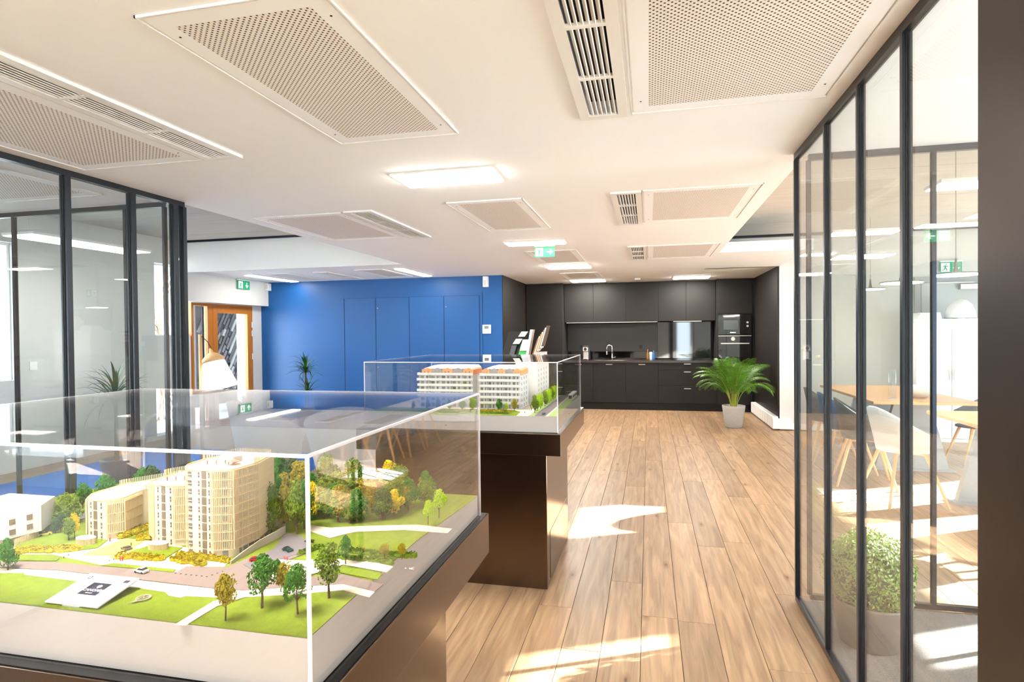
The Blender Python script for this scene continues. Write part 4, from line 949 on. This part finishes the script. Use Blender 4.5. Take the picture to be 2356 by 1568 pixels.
# ================================================================== NEAR MODEL
ZN = .995
mn = thing('site_model', (-1.12, 1.27, ZS), 'architectural site model with cream towers inside the nearest case', 'architectural model')
bx0, bx1, by0, by1 = NC[0]+.008, NC[1]-.008, NC[2]+.008, NC[3]-.008
b = MB(); ys = [by0, 1.25]+[1.25+.05*k for k in range(1, 10) if 1.25+.05*k < by1]+[by1]
vs = []
for y in ys: vs += [(bx0, y, ZS+.002), (bx1, y, ZS+.002), (bx1, y, ZN-.002+hz_near(y)), (bx0, y, ZN-.002+hz_near(y))]
fs = [(0,1,2,3), tuple(len(vs)-4+k for k in (3,2,1,0))]
for i in range(len(ys)-1):
    for k in range(4): fs.append((i*4+k, (i+1)*4+k, (i+1)*4+(k+1)%4, i*4+(k+1)%4))
b.add(vs, fs); o = b.build('base_box', M_base, mn)
bm = bmesh.new(); bm.from_mesh(o.data); bmesh.ops.recalc_face_normals(bm, faces=bm.faces[:]); bm.to_mesh(o.data); bm.free()
sheet('lawn', [(bx0,by0),(bx1,by0),(bx1,by1),(bx0,by1)], ZN-.0012, M_grass, mn, hz_near)
gz = lambda l: Gs(l, ZN)
# paving and roads, front to back
sheet('pavement', gz([(-120,1296),(0,1308),(130,1313),(280,1331),(400,1345),(490,1355),(560,1360),(700,1350),(790,1345),(862,1362),(850,1374),(790,1358),(700,1366),(600,1372),(520,1376),(430,1371),(415,1375),(388,1370),(380,1362),(320,1353),(205,1340),(55,1322),(60,1318),(0,1318),(-130,1308)]), ZN+.0002, M_pave, mn)
sheet('pavement', gz([(-150,1262),(20,1275),(120,1275),(235,1300),(410,1316),(430,1303),(517,1304),(530,1286),(440,1262),(350,1245),(300,1240),(190,1240),(160,1265),(60,1262),(-150,1250)]), ZN+.0001, M_pave, mn)
sheet('road', gz([(-150,1280),(0,1292),(130,1294),(240,1304),(405,1318),(430,1303),(517,1307),(570,1285),(640,1262),(655,1240),(640,1222),(690,1232),(712,1250),(708,1272),(660,1290),(610,1318),(700,1328),(790,1322),(882,1345),(862,1362),(790,1345),(700,1350),(560,1360),(490,1354),(280,1329),(130,1312),(0,1306),(-150,1295)]), ZN+.0004, M_road, mn)
sheet('ramp_road', gz([(560,1300),(632,1262),(650,1236),(690,1232),(706,1250),(700,1270),(640,1290),(580,1312)]), ZN+.0010, M_droad, mn)
sheet('verge', gz([(10,1290),(130,1291),(137,1285),(60,1282),(10,1284)]), ZN+.0012, M_grass, mn)
sheet('verge', gz([(232,1302),(398,1318),(405,1312),(262,1297)]), ZN+.0012, M_grass, mn)
sheet('verge', gz([(780,1305),(880,1322),(868,1335),(780,1318)]), ZN+.0012, M_grass, mn)
sheet('pavement', gz([(600,1330),(720,1322),(790,1300),(890,1318),(905,1305),(800,1282),(710,1290),(660,1300)]), ZN+.0014, M_pave, mn)
sheet('garden_path', gz([(404,1437),(428,1439),(500,1395),(590,1366),(570,1360),(490,1385)]), ZN+.0006, M_pave, mn)
sheet('garden_plot', gz([(190,1278),(270,1280),(330,1248),(290,1240)]), ZN+.0016, M_dgrass, mn)
sheet('garden_plot', gz([(250,1285),(370,1292),(350,1268),(300,1262)]), ZN+.0016, M_dgrass, mn)
sheet('lawn_patch', gz([(300,1272),(375,1290),(420,1262),(352,1254)]), ZN+.0020, M_grass, mn)
sheet('lawn_patch', gz([(30,1270),(150,1272),(225,1262),(248,1244),(120,1228),(40,1250)]), ZN+.0016, M_grass, mn)
sheet('winding_path', gz([(715,1205),(760,1212),(830,1206),(960,1200),(1040,1210),(1030,1222),(930,1215),(820,1222),(760,1238),(712,1222)]), ZN+.0006, M_pave, mn, hz_near)
sheet('terrace', gz([(640,1290),(700,1292),(720,1300),(640,1330),(600,1325)]), ZN+.0022, M_pave, mn)
sheet('left_street', gz([(95,1225),(140,1190),(200,1180),(205,1190),(150,1205),(115,1235)]), ZN+.0008, M_droad, mn, hz_near)
# buildings
TP = [(-.985,1.10), (-.955,1.067), (-.895,1.064), (-.852,1.078), (-.846,1.150), (-.868,1.235), (-.955,1.235), (-.99,1.165)]
tower(mn, 'model_tower', TP, ZN, 1.178, 10,
      [([(-.985,1.10),(-.956,1.0685)], 1.01, 1.178), ([(-.893,1.064),(-.853,1.078),(-.846,1.150),(-.867,1.234)], 1.013, 1.178)],
      [((-.955,1.067), (-.895,1.064), [(.12, .004, 'win'), (.5, .0014, 'win'), (.72, .0052, 'stair'), (.93, .001, 'win')]),
       ((-.895,1.064), (-.852,1.078), [(.62, .0055, 'pale')]),
       ((-.852,1.078), (-.846,1.150), [(.25, .003, 'pale'), (.45, .006, 'pale'), (.7, .007, 'win'), (.92, .006, 'pale')]),
       ((-.846,1.150), (-.868,1.235), [(.2, .006, 'pale'), (.5, .008, 'pale'), (.8, .008, 'win')])], screen=.014)
TM2 = [(-1.112,1.13), (-1.082,1.112), (-1.03,1.108), (-1.000,1.122), (-.99,1.18), (-1.0,1.25), (-1.09,1.25), (-1.12,1.19)]
tower(mn, 'model_building', TM2, ZN, 1.128, 7,
      [([(-1.112,1.13),(-1.083,1.1125)], 1.01, 1.128), ([(-1.029,1.1085),(-1.001,1.122)], 1.01, 1.128)],
      [((-1.082,1.112), (-1.03,1.108), [(.2, .0012, 'win'), (.5, .0048, 'stair'), (.88, .0012, 'win')])], screen=.017)
TL = [(-1.30,1.155), (-1.268,1.110), (-1.215,1.108), (-1.190,1.135), (-1.205,1.20), (-1.16,1.34), (-1.23,1.36), (-1.30,1.24)]
tower(mn, 'model_building', TL, ZN, 1.085, 4,
      [([(-1.30,1.155),(-1.27,1.113)], 1.005, 1.085), ([(-1.213,1.108),(-1.190,1.135),(-1.205,1.20)], 1.01, 1.085)],
      [((-1.268,1.110), (-1.215,1.108), [(.25, .0014, 'win'), (.5, .0048, 'stair'), (.82, .0014, 'win')]),
       ((-1.19,1.135), (-1.205,1.20), [(.3, .004, 'pale'), (.6, .005, 'pale'), (.85, .004, 'pale')]),
       ((-1.205,1.20), (-1.16,1.34), [(.15, .006, 'pale'), (.4, .007, 'pale'), (.65, .007, 'pale'), (.88, .007, 'pale')])], screen=.014, deck=False)
# white house at left
t = empty('model_house', (-1.42, 1.08, ZN), mn)
hp = [(-1.50,1.0), (-1.395,1.022), (-1.375,1.09), (-1.42,1.16), (-1.56,1.16), (-1.56,1.0)]
MB().prism(hp, ZN+.018, 1.072).build('upper_storeys', M_mwh, t); MB().prism([(-1.49,1.02),(-1.41,1.04),(-1.395,1.09),(-1.44,1.15),(-1.55,1.15),(-1.55,1.02)], ZN, ZN+.018).build('ground_storey', M_cream, t)
b = MB()
for k in range(18): b.box(-1.372-.004-.0006*k, -1.372-.0025-.0006*k, 1.03+k*.0035, 1.0312+k*.0035, ZN, ZN+.018)
b.build('batten_screen', M_fin, t)
for (a, c) in ((.32, .013), (.32, .036), (.78, .016), (.78, .038)):
    p = Vector((-1.395,1.022)).lerp(Vector((-1.375,1.09)), a-.1); MB().obox((p.x+.0006, p.y, ZN+.018+c), (.0015,.0052,0), (.0009,0,0), (0,0,.006)).build('window', M_mwin, t)
for c in (.014, .036):
    p = Vector((-1.50,1.0)).lerp(Vector((-1.395,1.022)), .78); MB().obox((p.x, p.y-.0006, ZN+.018+c), (.012,.0025,0), (0,.0009,0), (0,0,.0065)).build('window', M_mwin, t)
# oval kiosks
for (x, y) in ((-1.235, 1.078), (-1.045, 1.082)):
    t = empty('oval_kiosk', (x, y, ZN), mn)
    def el(a, c, n=28): return [(x+a*math.cos(2*PI*k/n), y+c*math.sin(2*PI*k/n)) for k in range(n)]
    MB().prism(el(.0215,.0125), ZN, ZN+.015).build('kiosk_wall', M_dgrass, t); MB().prism(el(.0235,.0142), ZN+.015, ZN+.0165).build('kiosk_roof', M_pave, t)
    b = MB()
    for (px_, py_) in el(.0225,.0135,46): b.box(px_-.0005, px_+.0005, py_-.0005, py_+.0005, ZN, ZN+.015)
    b.build('batten_screen', M_fin, t, kind='stuff')
# retaining wall on the ramp
rw = gz([(531,1297),(560,1280),(600,1258),(640,1238),(656,1228),(655,1216),(640,1210),(612,1208)]); b = MB()
for i in range(len(rw)-1):
    a = Vector(rw[i]); c = Vector(rw[i+1]); d = (c-a); n = Vector((-d.y, d.x)).normalized()*.0012; h0 = .006+.014*min(1, i/2.5); h1 = .006+.014*min(1, (i+1)/2.5)
    b.add([(a.x-n.x,a.y-n.y,ZN),(c.x-n.x,c.y-n.y,ZN),(c.x+n.x,c.y+n.y,ZN),(a.x+n.x,a.y+n.y,ZN),(a.x-n.x,a.y-n.y,ZN+h0),(c.x-n.x,c.y-n.y,ZN+h1),(c.x+n.x,c.y+n.y,ZN+h1),(a.x+n.x,a.y+n.y,ZN+h0)],
          [(0,3,2,1),(4,5,6,7),(0,1,5,4),(1,2,6,5),(2,3,7,6),(3,0,4,7)])
b.build('retaining_wall', mat('model_timber_wall', rgb(196,184,160), .7), mn)
# hedges
hedge(mn, gz([(45,1272),(90,1270),(140,1270),(176,1266)]), ZN, .010, .011, M_bush, seed=1)
hedge(mn, gz([(280,1284),(320,1287),(370,1289)]), ZN, .0085, .010, M_bush, seed=2)
hedge(mn, gz([(400,1290),(430,1294),(470,1300)]), ZN, .010, .010, M_bush, seed=3)
hedge(mn, gz([(410,1280),(450,1285),(490,1290),(525,1294)]), ZN, .006, .011, M_bush, seed=4)
hedge(mn, gz([(276,1240),(310,1228),(348,1214)]), ZN, .007, .012, M_bush, seed=5)
hedge(mn, gz([(322,1244),(345,1240),(352,1232)]), ZN, .008, .013, M_bush, seed=6)
hedge(mn, gz([(690,1275),(730,1262),(770,1258)]), ZN, .007, .008, M_hedgeg, seed=7)
hedge(mn, gz([(780,1285),(830,1290),(900,1296)]), ZN, .008, .008, M_hedgeg, seed=8)
hedge(mn, gz([(800,1268),(860,1276),(950,1280)]), ZN, .008, .007, M_hedgeg, seed=9)
hedge(mn, gz([(30,1225),(60,1222),(90,1230)]), ZN, .008, .008, M_hedgeg, seed=10)
# trees: (base px x, base px y, height px, colour, variant, width)
random.seed(31)
for a in ((519,1427,117,'olive',0,.62), (603,1398,125,'deep',0,.85), (685,1412,116,'deep',0,.8), (757,1375,125,'mid',0,.85), (655,1380,95,'olive',0,.6), (18,1312,75,'deep',1,.8), (158,1245,55,'mid',0,.9), (172,1240,60,'yellow',0,.6),
          (795,1300,70,'deep',0,.7), (640,1345,60,'deep',0,.8)): mtree(mn, a[0], a[1], a[2], a[3], ZN, a[4], wide=a[5])
for a in ((118,1215,62,'mid'), (150,1210,75,'mid'), (140,1222,45,'dark'), (170,1205,65,'mid'), (128,1228,40,'dark'), (105,1205,50,'mid'), (10,1190,30,'yellow'), (190,1180,70,'deep'), (243,1172,82,'deep'), (330,1160,85,'deep'), (348,1160,90,'dark')):
    mtree(mn, a[0], a[1], a[2], a[3], ZN+hz_near(G(a[0],a[1],ZN)[1]), 0 if a[3] == 'deep' else 1, wide=.85)
rk = ('mid','mid','mid','deep','olive','olive','dark','yellow','mid','deep')
for k in range(16): x = random.uniform(-1.40, -.98); y = random.uniform(1.44, 1.68); mtree(mn, 0, 0, 85, rk[k % 10], ZN+hz_near(y), 1, wide=.9, xy=(x, y))
for k in range(62):
    x = random.uniform(-.90, -.60); y = random.uniform(1.30, 1.70)
    if y < 1.30+(x+.9)*.25: continue
    mtree(mn, 0, 0, random.uniform(62, 92)*(1 if x < -.75 else .85), rk[k % 10], ZN+hz_near(y), 1, wide=random.uniform(.8, 1), xy=(x, y))
for a in ((625,1235,120,'mid'), (655,1222,110,'olive'), (683,1228,125,'mid'), (700,1215,110,'deep'), (640,1205,110,'deep')): mtree(mn, a[0], a[1], a[2], a[3], ZN, 1, wide=.55)
for a in ((985,1205,55,'bright'), (1010,1190,65,'bright'), (885,1290,45,'olive'), (925,1285,40,'olive')): mtree(mn, a[0], a[1], a[2], a[3], ZN, 0, wide=.8)
# cars, people, bollards
for (px_, py_, L_, rz, c, lb) in ((325,1318,.029,3.0,(225,222,210),'white model car on the front road'), (291,1266,.026,2.9,(110,96,84),'brown model car parked before the low building'), (588,1291,.024,.6,(205,20,20),'red model car on the ramp'), (662,1269,.026,-.35,(20,62,66),'dark green model car'), (712,1248,.02,.2,(50,34,30),'dark brown model car by case corner'), (104,1232,.026,.9,(214,200,80),'yellow model car in the side street')):
    x, y = G(px_, py_, ZN); mcar(mn, x, y, ZN+.0018, L_, rz, mat('car_paint_%d' % px_, rgb(*c), .25, coat=.5), label=lb)
random.seed(2)
for (px_, py_, c) in ((277,1291,(230,110,50)), (282,1291,(110,60,120)), (253,1246,(230,150,60)), (325,1235,(150,90,160)), (302,1258,(220,120,140)), (655,1290,(230,160,90)), (661,1292,(230,110,40)), (838,1270,(220,80,50))):
    x, y = G(px_, py_, ZN); figure(mn, x, y, ZN, .0115, c)
b = MB()
for (px_, py_) in ((147,1284),(158,1279),(252,1292),(262,1289)):
    x, y = G(px_, py_, ZN); MB().lathe([(.0006,0),(.0006,.005)], (x, y, ZN), 6).build('bollard', M_black, mn)
for k in range(10): x, y = G(404+12*k if k < 7 else 404+12*6+(k-6)*12, 1320+1.3*min(k,6)-(k-6 if k > 6 else 0)*4, ZN); MB().box(x-.0013, x+.0013, y-.001, y+.001, ZN+.0016, ZN+.0022).build('kerb_stud', M_gap, mn)
# plaque with lettering
pq = tag(empty('title_plaque', (-.975, .866, ZN+.001), mn), 'white plaque with dark blue square logo on the lawn')
W_ = .056; D_ = .044; tl = .16
def pl(b, nm, m):
    o = bpy.data.objects.new(nm, b.mesh(nm, m)); COL.objects.link(o); o.parent = pq; return o
pq.rotation_euler = (.17, 0, 0)
pl(MB().box(-W_, W_, -D_, D_, .009, .0115), 'board', M_mwh)
o = pl(MB().box(-.018, .018, -D_-.001, -D_+.012, -.006, .009), 'foot', M_edge)
M_navy = mat('navy_print', rgb(40,42,62), .5); M_wp = mat('white_print', rgb(250,250,250), .5, emit=(1,1,1,1), es=.05)
pl(MB().box(-.019, .021, -.016, .019, .0115, .0117), 'logo_square', M_navy)
pl(MB().box(-.046, -.038, .028, .036, .0115, .0117), 'small_logo', M_navy); pl(MB().box(-.0435, -.0405, .030, .034, .0117, .0118), 'small_logo_hole', M_wp); pl(MB().box(.036, .047, .026, .034, .0115, .0117), 'small_logo', M_navy)
def ptext(s, size, x, y, m, sx=1):
    cu = bpy.data.curves.new('lettering', 'FONT'); cu.body = s; cu.size = size; cu.align_x = 'CENTER'; cu.align_y = 'CENTER'; cu.extrude = .0001; cu.materials.append(m); cu.resolution_u = 3
    o = bpy.data.objects.new('lettering', text_mesh(cu, 'lettering')); COL.objects.link(o); o.parent = pq; o.location = (x, y, .0119); o.scale = (sx, 1, 1)
ptext('CANOPÉE', .0092, .001, -.003, M_wp); ptext('ANNECY', .0035, .001, -.011, M_wp); M_gp = mat('grey_print', rgb(200,196,190), .6)
ptext('NEXITY', .009, -.005, .030, M_gp, 1.1)
ptext('-  - -  - - - - -', .004, 0, -.028, M_gp, 1.3)
pl(MB().lathe([(.001,0),(.0045,.0001)], (.004, .009, .0118), 16).box(.0035,.0045,.003,.008,.0117,.0119), 'leaf_emblem', M_wp)
cn = tag(empty('compass_arrow', (-.876, .872, ZN), mn), 'small grey compass rose with letter N on the lawn'); M_cmp = mat('compass_grey', rgb(170,160,140), .5)
cx_, cy_ = -.876, .872; b = MB(); b.lathe([(.0095,.002),(.0125,.002),(.0125,.0035),(.0095,.0035),(.0095,.002)], (cx_, cy_, ZN), 24, False)
b.prism([(cx_-.0035,cy_-.010),(cx_+.002,cy_-.011),(cx_-.006,cy_-.026)], ZN+.002, ZN+.0035); b.prism([(cx_-.010,cy_-.006),(cx_-.006,cy_-.010),(cx_-.002,cy_)], ZN+.002, ZN+.0035); b.prism([(cx_+.010,cy_+.006),(cx_+.006,cy_+.010),(cx_+.002,cy_)], ZN+.002, ZN+.0035)
b.build('needle_ring', M_cmp, cn)
text('letter_n', 'N', .015, (cx_, cy_, ZN+.0035), (0, 0, -.1), M_cmp, cn)

# ================================================================== FAR MODEL
ZF = .994
mf = thing('site_model', (-1.08, 3.8, ZS), 'architectural model with long white balcony blocks inside the rear case', 'architectural model')
fx0, fx1, fy0, fy1 = FC[0]+.008, FC[1]-.008, FC[2]+.008, FC[3]-.008
box('base_box', M_base, mf, fx0, fx1, fy0, fy1, ZS+.002, ZF-.002)
sheet('ground_plate', [(fx0,fy0),(fx1,fy0),(fx1,fy1),(fx0,fy1)], ZF-.0012, M_pave, mf)
sheet('lawn', [(fx0,fy0),(-.73,fy0),(-.74,3.42),(-.80,3.50),(fx0,3.52)], ZF, M_grass, mf)
sheet('lawn', [(-.66,fy0),(-.632,fy0),(-.632,fy1),(-.67,fy1)], ZF, mat('model_grass_mint', rgb(150,178,110), .9), mf)
sheet('road', [(-.628,fy0),(-.565,fy0),(-.575,fy1),(-.632,fy1)], ZF, M_droad, mf)
sheet('lawn', [(-.55,fy0),(fx1,fy0),(fx1,fy1),(-.565,fy1)], ZF, mat('model_grass_mint', rgb(150,178,110), .9), mf)
def block(x0, x1, y0, y1, z1, floors, name='model_block', roofs=True, over=.012, parent=mf, bays=5):
    t = empty(name, ((x0+x1)/2, (y0+y1)/2, ZF), parent); fh = (z1-ZF)/floors
    MB().box(x0, x1, y0, y1, ZF, z1).build('building_body', mat('model_facade', rgb(206,206,208), .6), t)
    for f_ in range(1, floors+1):
        z = ZF+f_*fh; MB().box(x0-over, x1+.002, y0-.012, y0, z-.0015, z).box(x0-over-.004*(f_ % 2), x1+.002, y0-.014, y0-.011, z-.002, z+.0135).box(x0-over-.001, x0-over+.001, y0-.012, y0+.03, z-.0015, z+.0135).build('balcony', M_mwh, t)
    n = bays*2
    for f_ in range(floors):
        for k in range(n):
            xa = x0+(k+.2)*(x1-x0)/n; xb = xa+(x1-x0)/n*(.35 if k % 2 else .6); z = ZF+f_*fh
            w_ = MB().box(xa, xb, y0-.0012, y0+.001, z+.006, z+fh-.006).build('window', M_mwin2 if (k+f_) % 3 else M_mwin, t)
    for k in range(bays):                                   # party fins
        xx = x0+k*(x1-x0)/bays; box('party_fin', M_mgrey if k % 2 else M_mwh, t, xx-.001, xx+.001, y0-.011, y0, ZF, z1)
    if roofs:
        w_ = (x1-x0)/5
        for k in range(5):
            a = x0+.012+k*w_*.97; m_ = (M_terra, M_mgrey, M_terra, M_mgrey, M_terra)[k]
            vs = [(a,y0+.006,z1),(a+w_*.95,y0+.006,z1),(a+w_*.95,y0+.006,z1+.032),(a+w_*.5,y0+.006,z1+.044),(a,y0+.006,z1+.032)]
            MB().add(vs+[(v[0], y1-.02, v[2]) for v in vs], [(0,1,2,3,4),(9,8,7,6,5)]+[(i,i+5,(i+1)%5+5,(i+1)%5) for i in range(5)]).build('attic_gable', m_, t)
            for j in (0, 1): box('window', M_mwin2, t, a+w_*(.2+.35*j), a+w_*(.32+.35*j), y0+.0045, y0+.0062, z1+.012, z1+.024)
        b = MB(); xr0, xr1 = x0+.02, x1-.01; zt = z1+.038
        b.add([(xr0,y0+.016,zt),(xr1,y0+.016,zt),(xr1,y1,zt),(xr0,y1,zt),(xr0+.05,y0+.06,zt+.018),(xr1-.01,y0+.06,zt+.018),(xr1-.01,y1-.03,zt+.018),(xr0+.05,y1-.03,zt+.018)], [(0,3,2,1),(4,5,6,7),(0,1,5,4),(1,2,6,5),(2,3,7,6),(3,0,4,7)]).build('roof', M_mwh, t)
    return t
block(-1.43, -1.075, 3.57, 3.80, 1.20, 6)
blk = block(-1.02, -.765, 3.535, 3.78, 1.20, 6, over=.0)
for f_ in range(6):
    for k in range(3): box('side_window', M_mgrey, blk, -.7652, -.7635, 3.57+k*.07, 3.582+k*.07, ZF+.008+f_*.034, ZF+.026+f_*.034)
t = empty('model_block', (-.80, 4.0, ZF), mf); box('building_body', M_mwh, t, -.86, -.715, 3.83, 4.30, ZF, 1.272)
for f_ in range(7):
    box('window', M_mwin2, t, -.80, -.775, 3.8285, 3.831, ZF+.01+f_*.033, ZF+.03+f_*.033)
    for k in range(4): box('side_window', M_mgrey, t, -.7152, -.7138, 3.88+k*.1, 3.892+k*.1, ZF+.01+f_*.033, ZF+.028+f_*.033)
box('recess_link', M_wallg, mf, -1.075, -1.02, 3.66, 3.80, ZF, 1.19)
for f_ in range(6): box('link_window', M_mwin, mf, -1.055, -1.042, 3.6585, 3.6605, ZF+.01+f_*.034, ZF+.028+f_*.034)
random.seed(8)
for k in range(10):
    y = 3.40+k*.1; mtree(mf, 0, 0, 40-1.2*k, 'bright' if k % 3 else 'mid', ZF, 1, wide=.75, xy=(-.648+random.uniform(-.006,.006), y))
for (px_, kd, h_) in ((1069,'deep',28), (1093,'bright',34), (1156,'deep',28), (1172,'bright',20), (1191,'olive',30), (985,'mid',22), (1010,'olive',26), (950,'mid',18), (1038,'deep',24)):
    x, y = G(px_, 941, ZF); mtree(mf, 0, 0, h_, kd, ZF, 1, wide=.8, xy=(x, 3.45))
for (a, c, m_, s_) in ((-1.1, -1.02, M_hedgeg, 1), (-1.0, -.93, M_bush, 2), (-.93, -.82, M_hedgeg, 3), (-.90, -.80, M_bush, 4), (-1.3, -1.12, M_hedgeg, 5)): hedge(mf, [(a, 3.40-.02*(s_ % 2)), (c, 3.40-.02*(s_ % 2))], ZF, .012, .012, m_, seed=20+s_)
hedge(mf, [(-1.2, 3.32), (-.8, 3.32)], ZF, .011, .010, M_hedgeg, seed=30)
hedge(mf, [(-1.12, 3.36), (-.84, 3.36)], ZF, .012, .014, M_bush, seed=31)
mcar(mf, -.585, 3.33, ZF+.001, .035, 1.57, mat('car_black_far', rgb(40,36,34), .3)); mcar(mf, -.60, 3.95, ZF+.001, .035, 1.57, mat('car_red_far', rgb(150,60,54), .3))
t = tag(empty('model_tram', (-.525, 4.15, ZF), mf), 'white model tram at the right rear edge')
MB().box(-.54, -.512, 4.05, 4.32, ZF+.004, ZF+.042).build('tram_body', M_mwh, t, bevel=.004); MB().box(-.5415, -.5105, 4.07, 4.30, ZF+.018, ZF+.032).build('side_windows', M_black, t); box('front_window', M_black, t, -.537, -.515, 4.0485, 4.0505, ZF+.012, ZF+.034)
MB().tube([(-.525,4.1,ZF+.042),(-.525,4.16,ZF+.052),(-.56,4.1,ZF+.055)], .0012, 5).build('pantograph', M_steel, t)
for (x, y, c) in ((-.74,3.37,(200,70,60)), (-.70,3.35,(60,60,60)), (-.95,3.37,(210,60,50)), (-.69,3.5,(120,80,70))): figure(mf, x, y, ZF, .014, c)
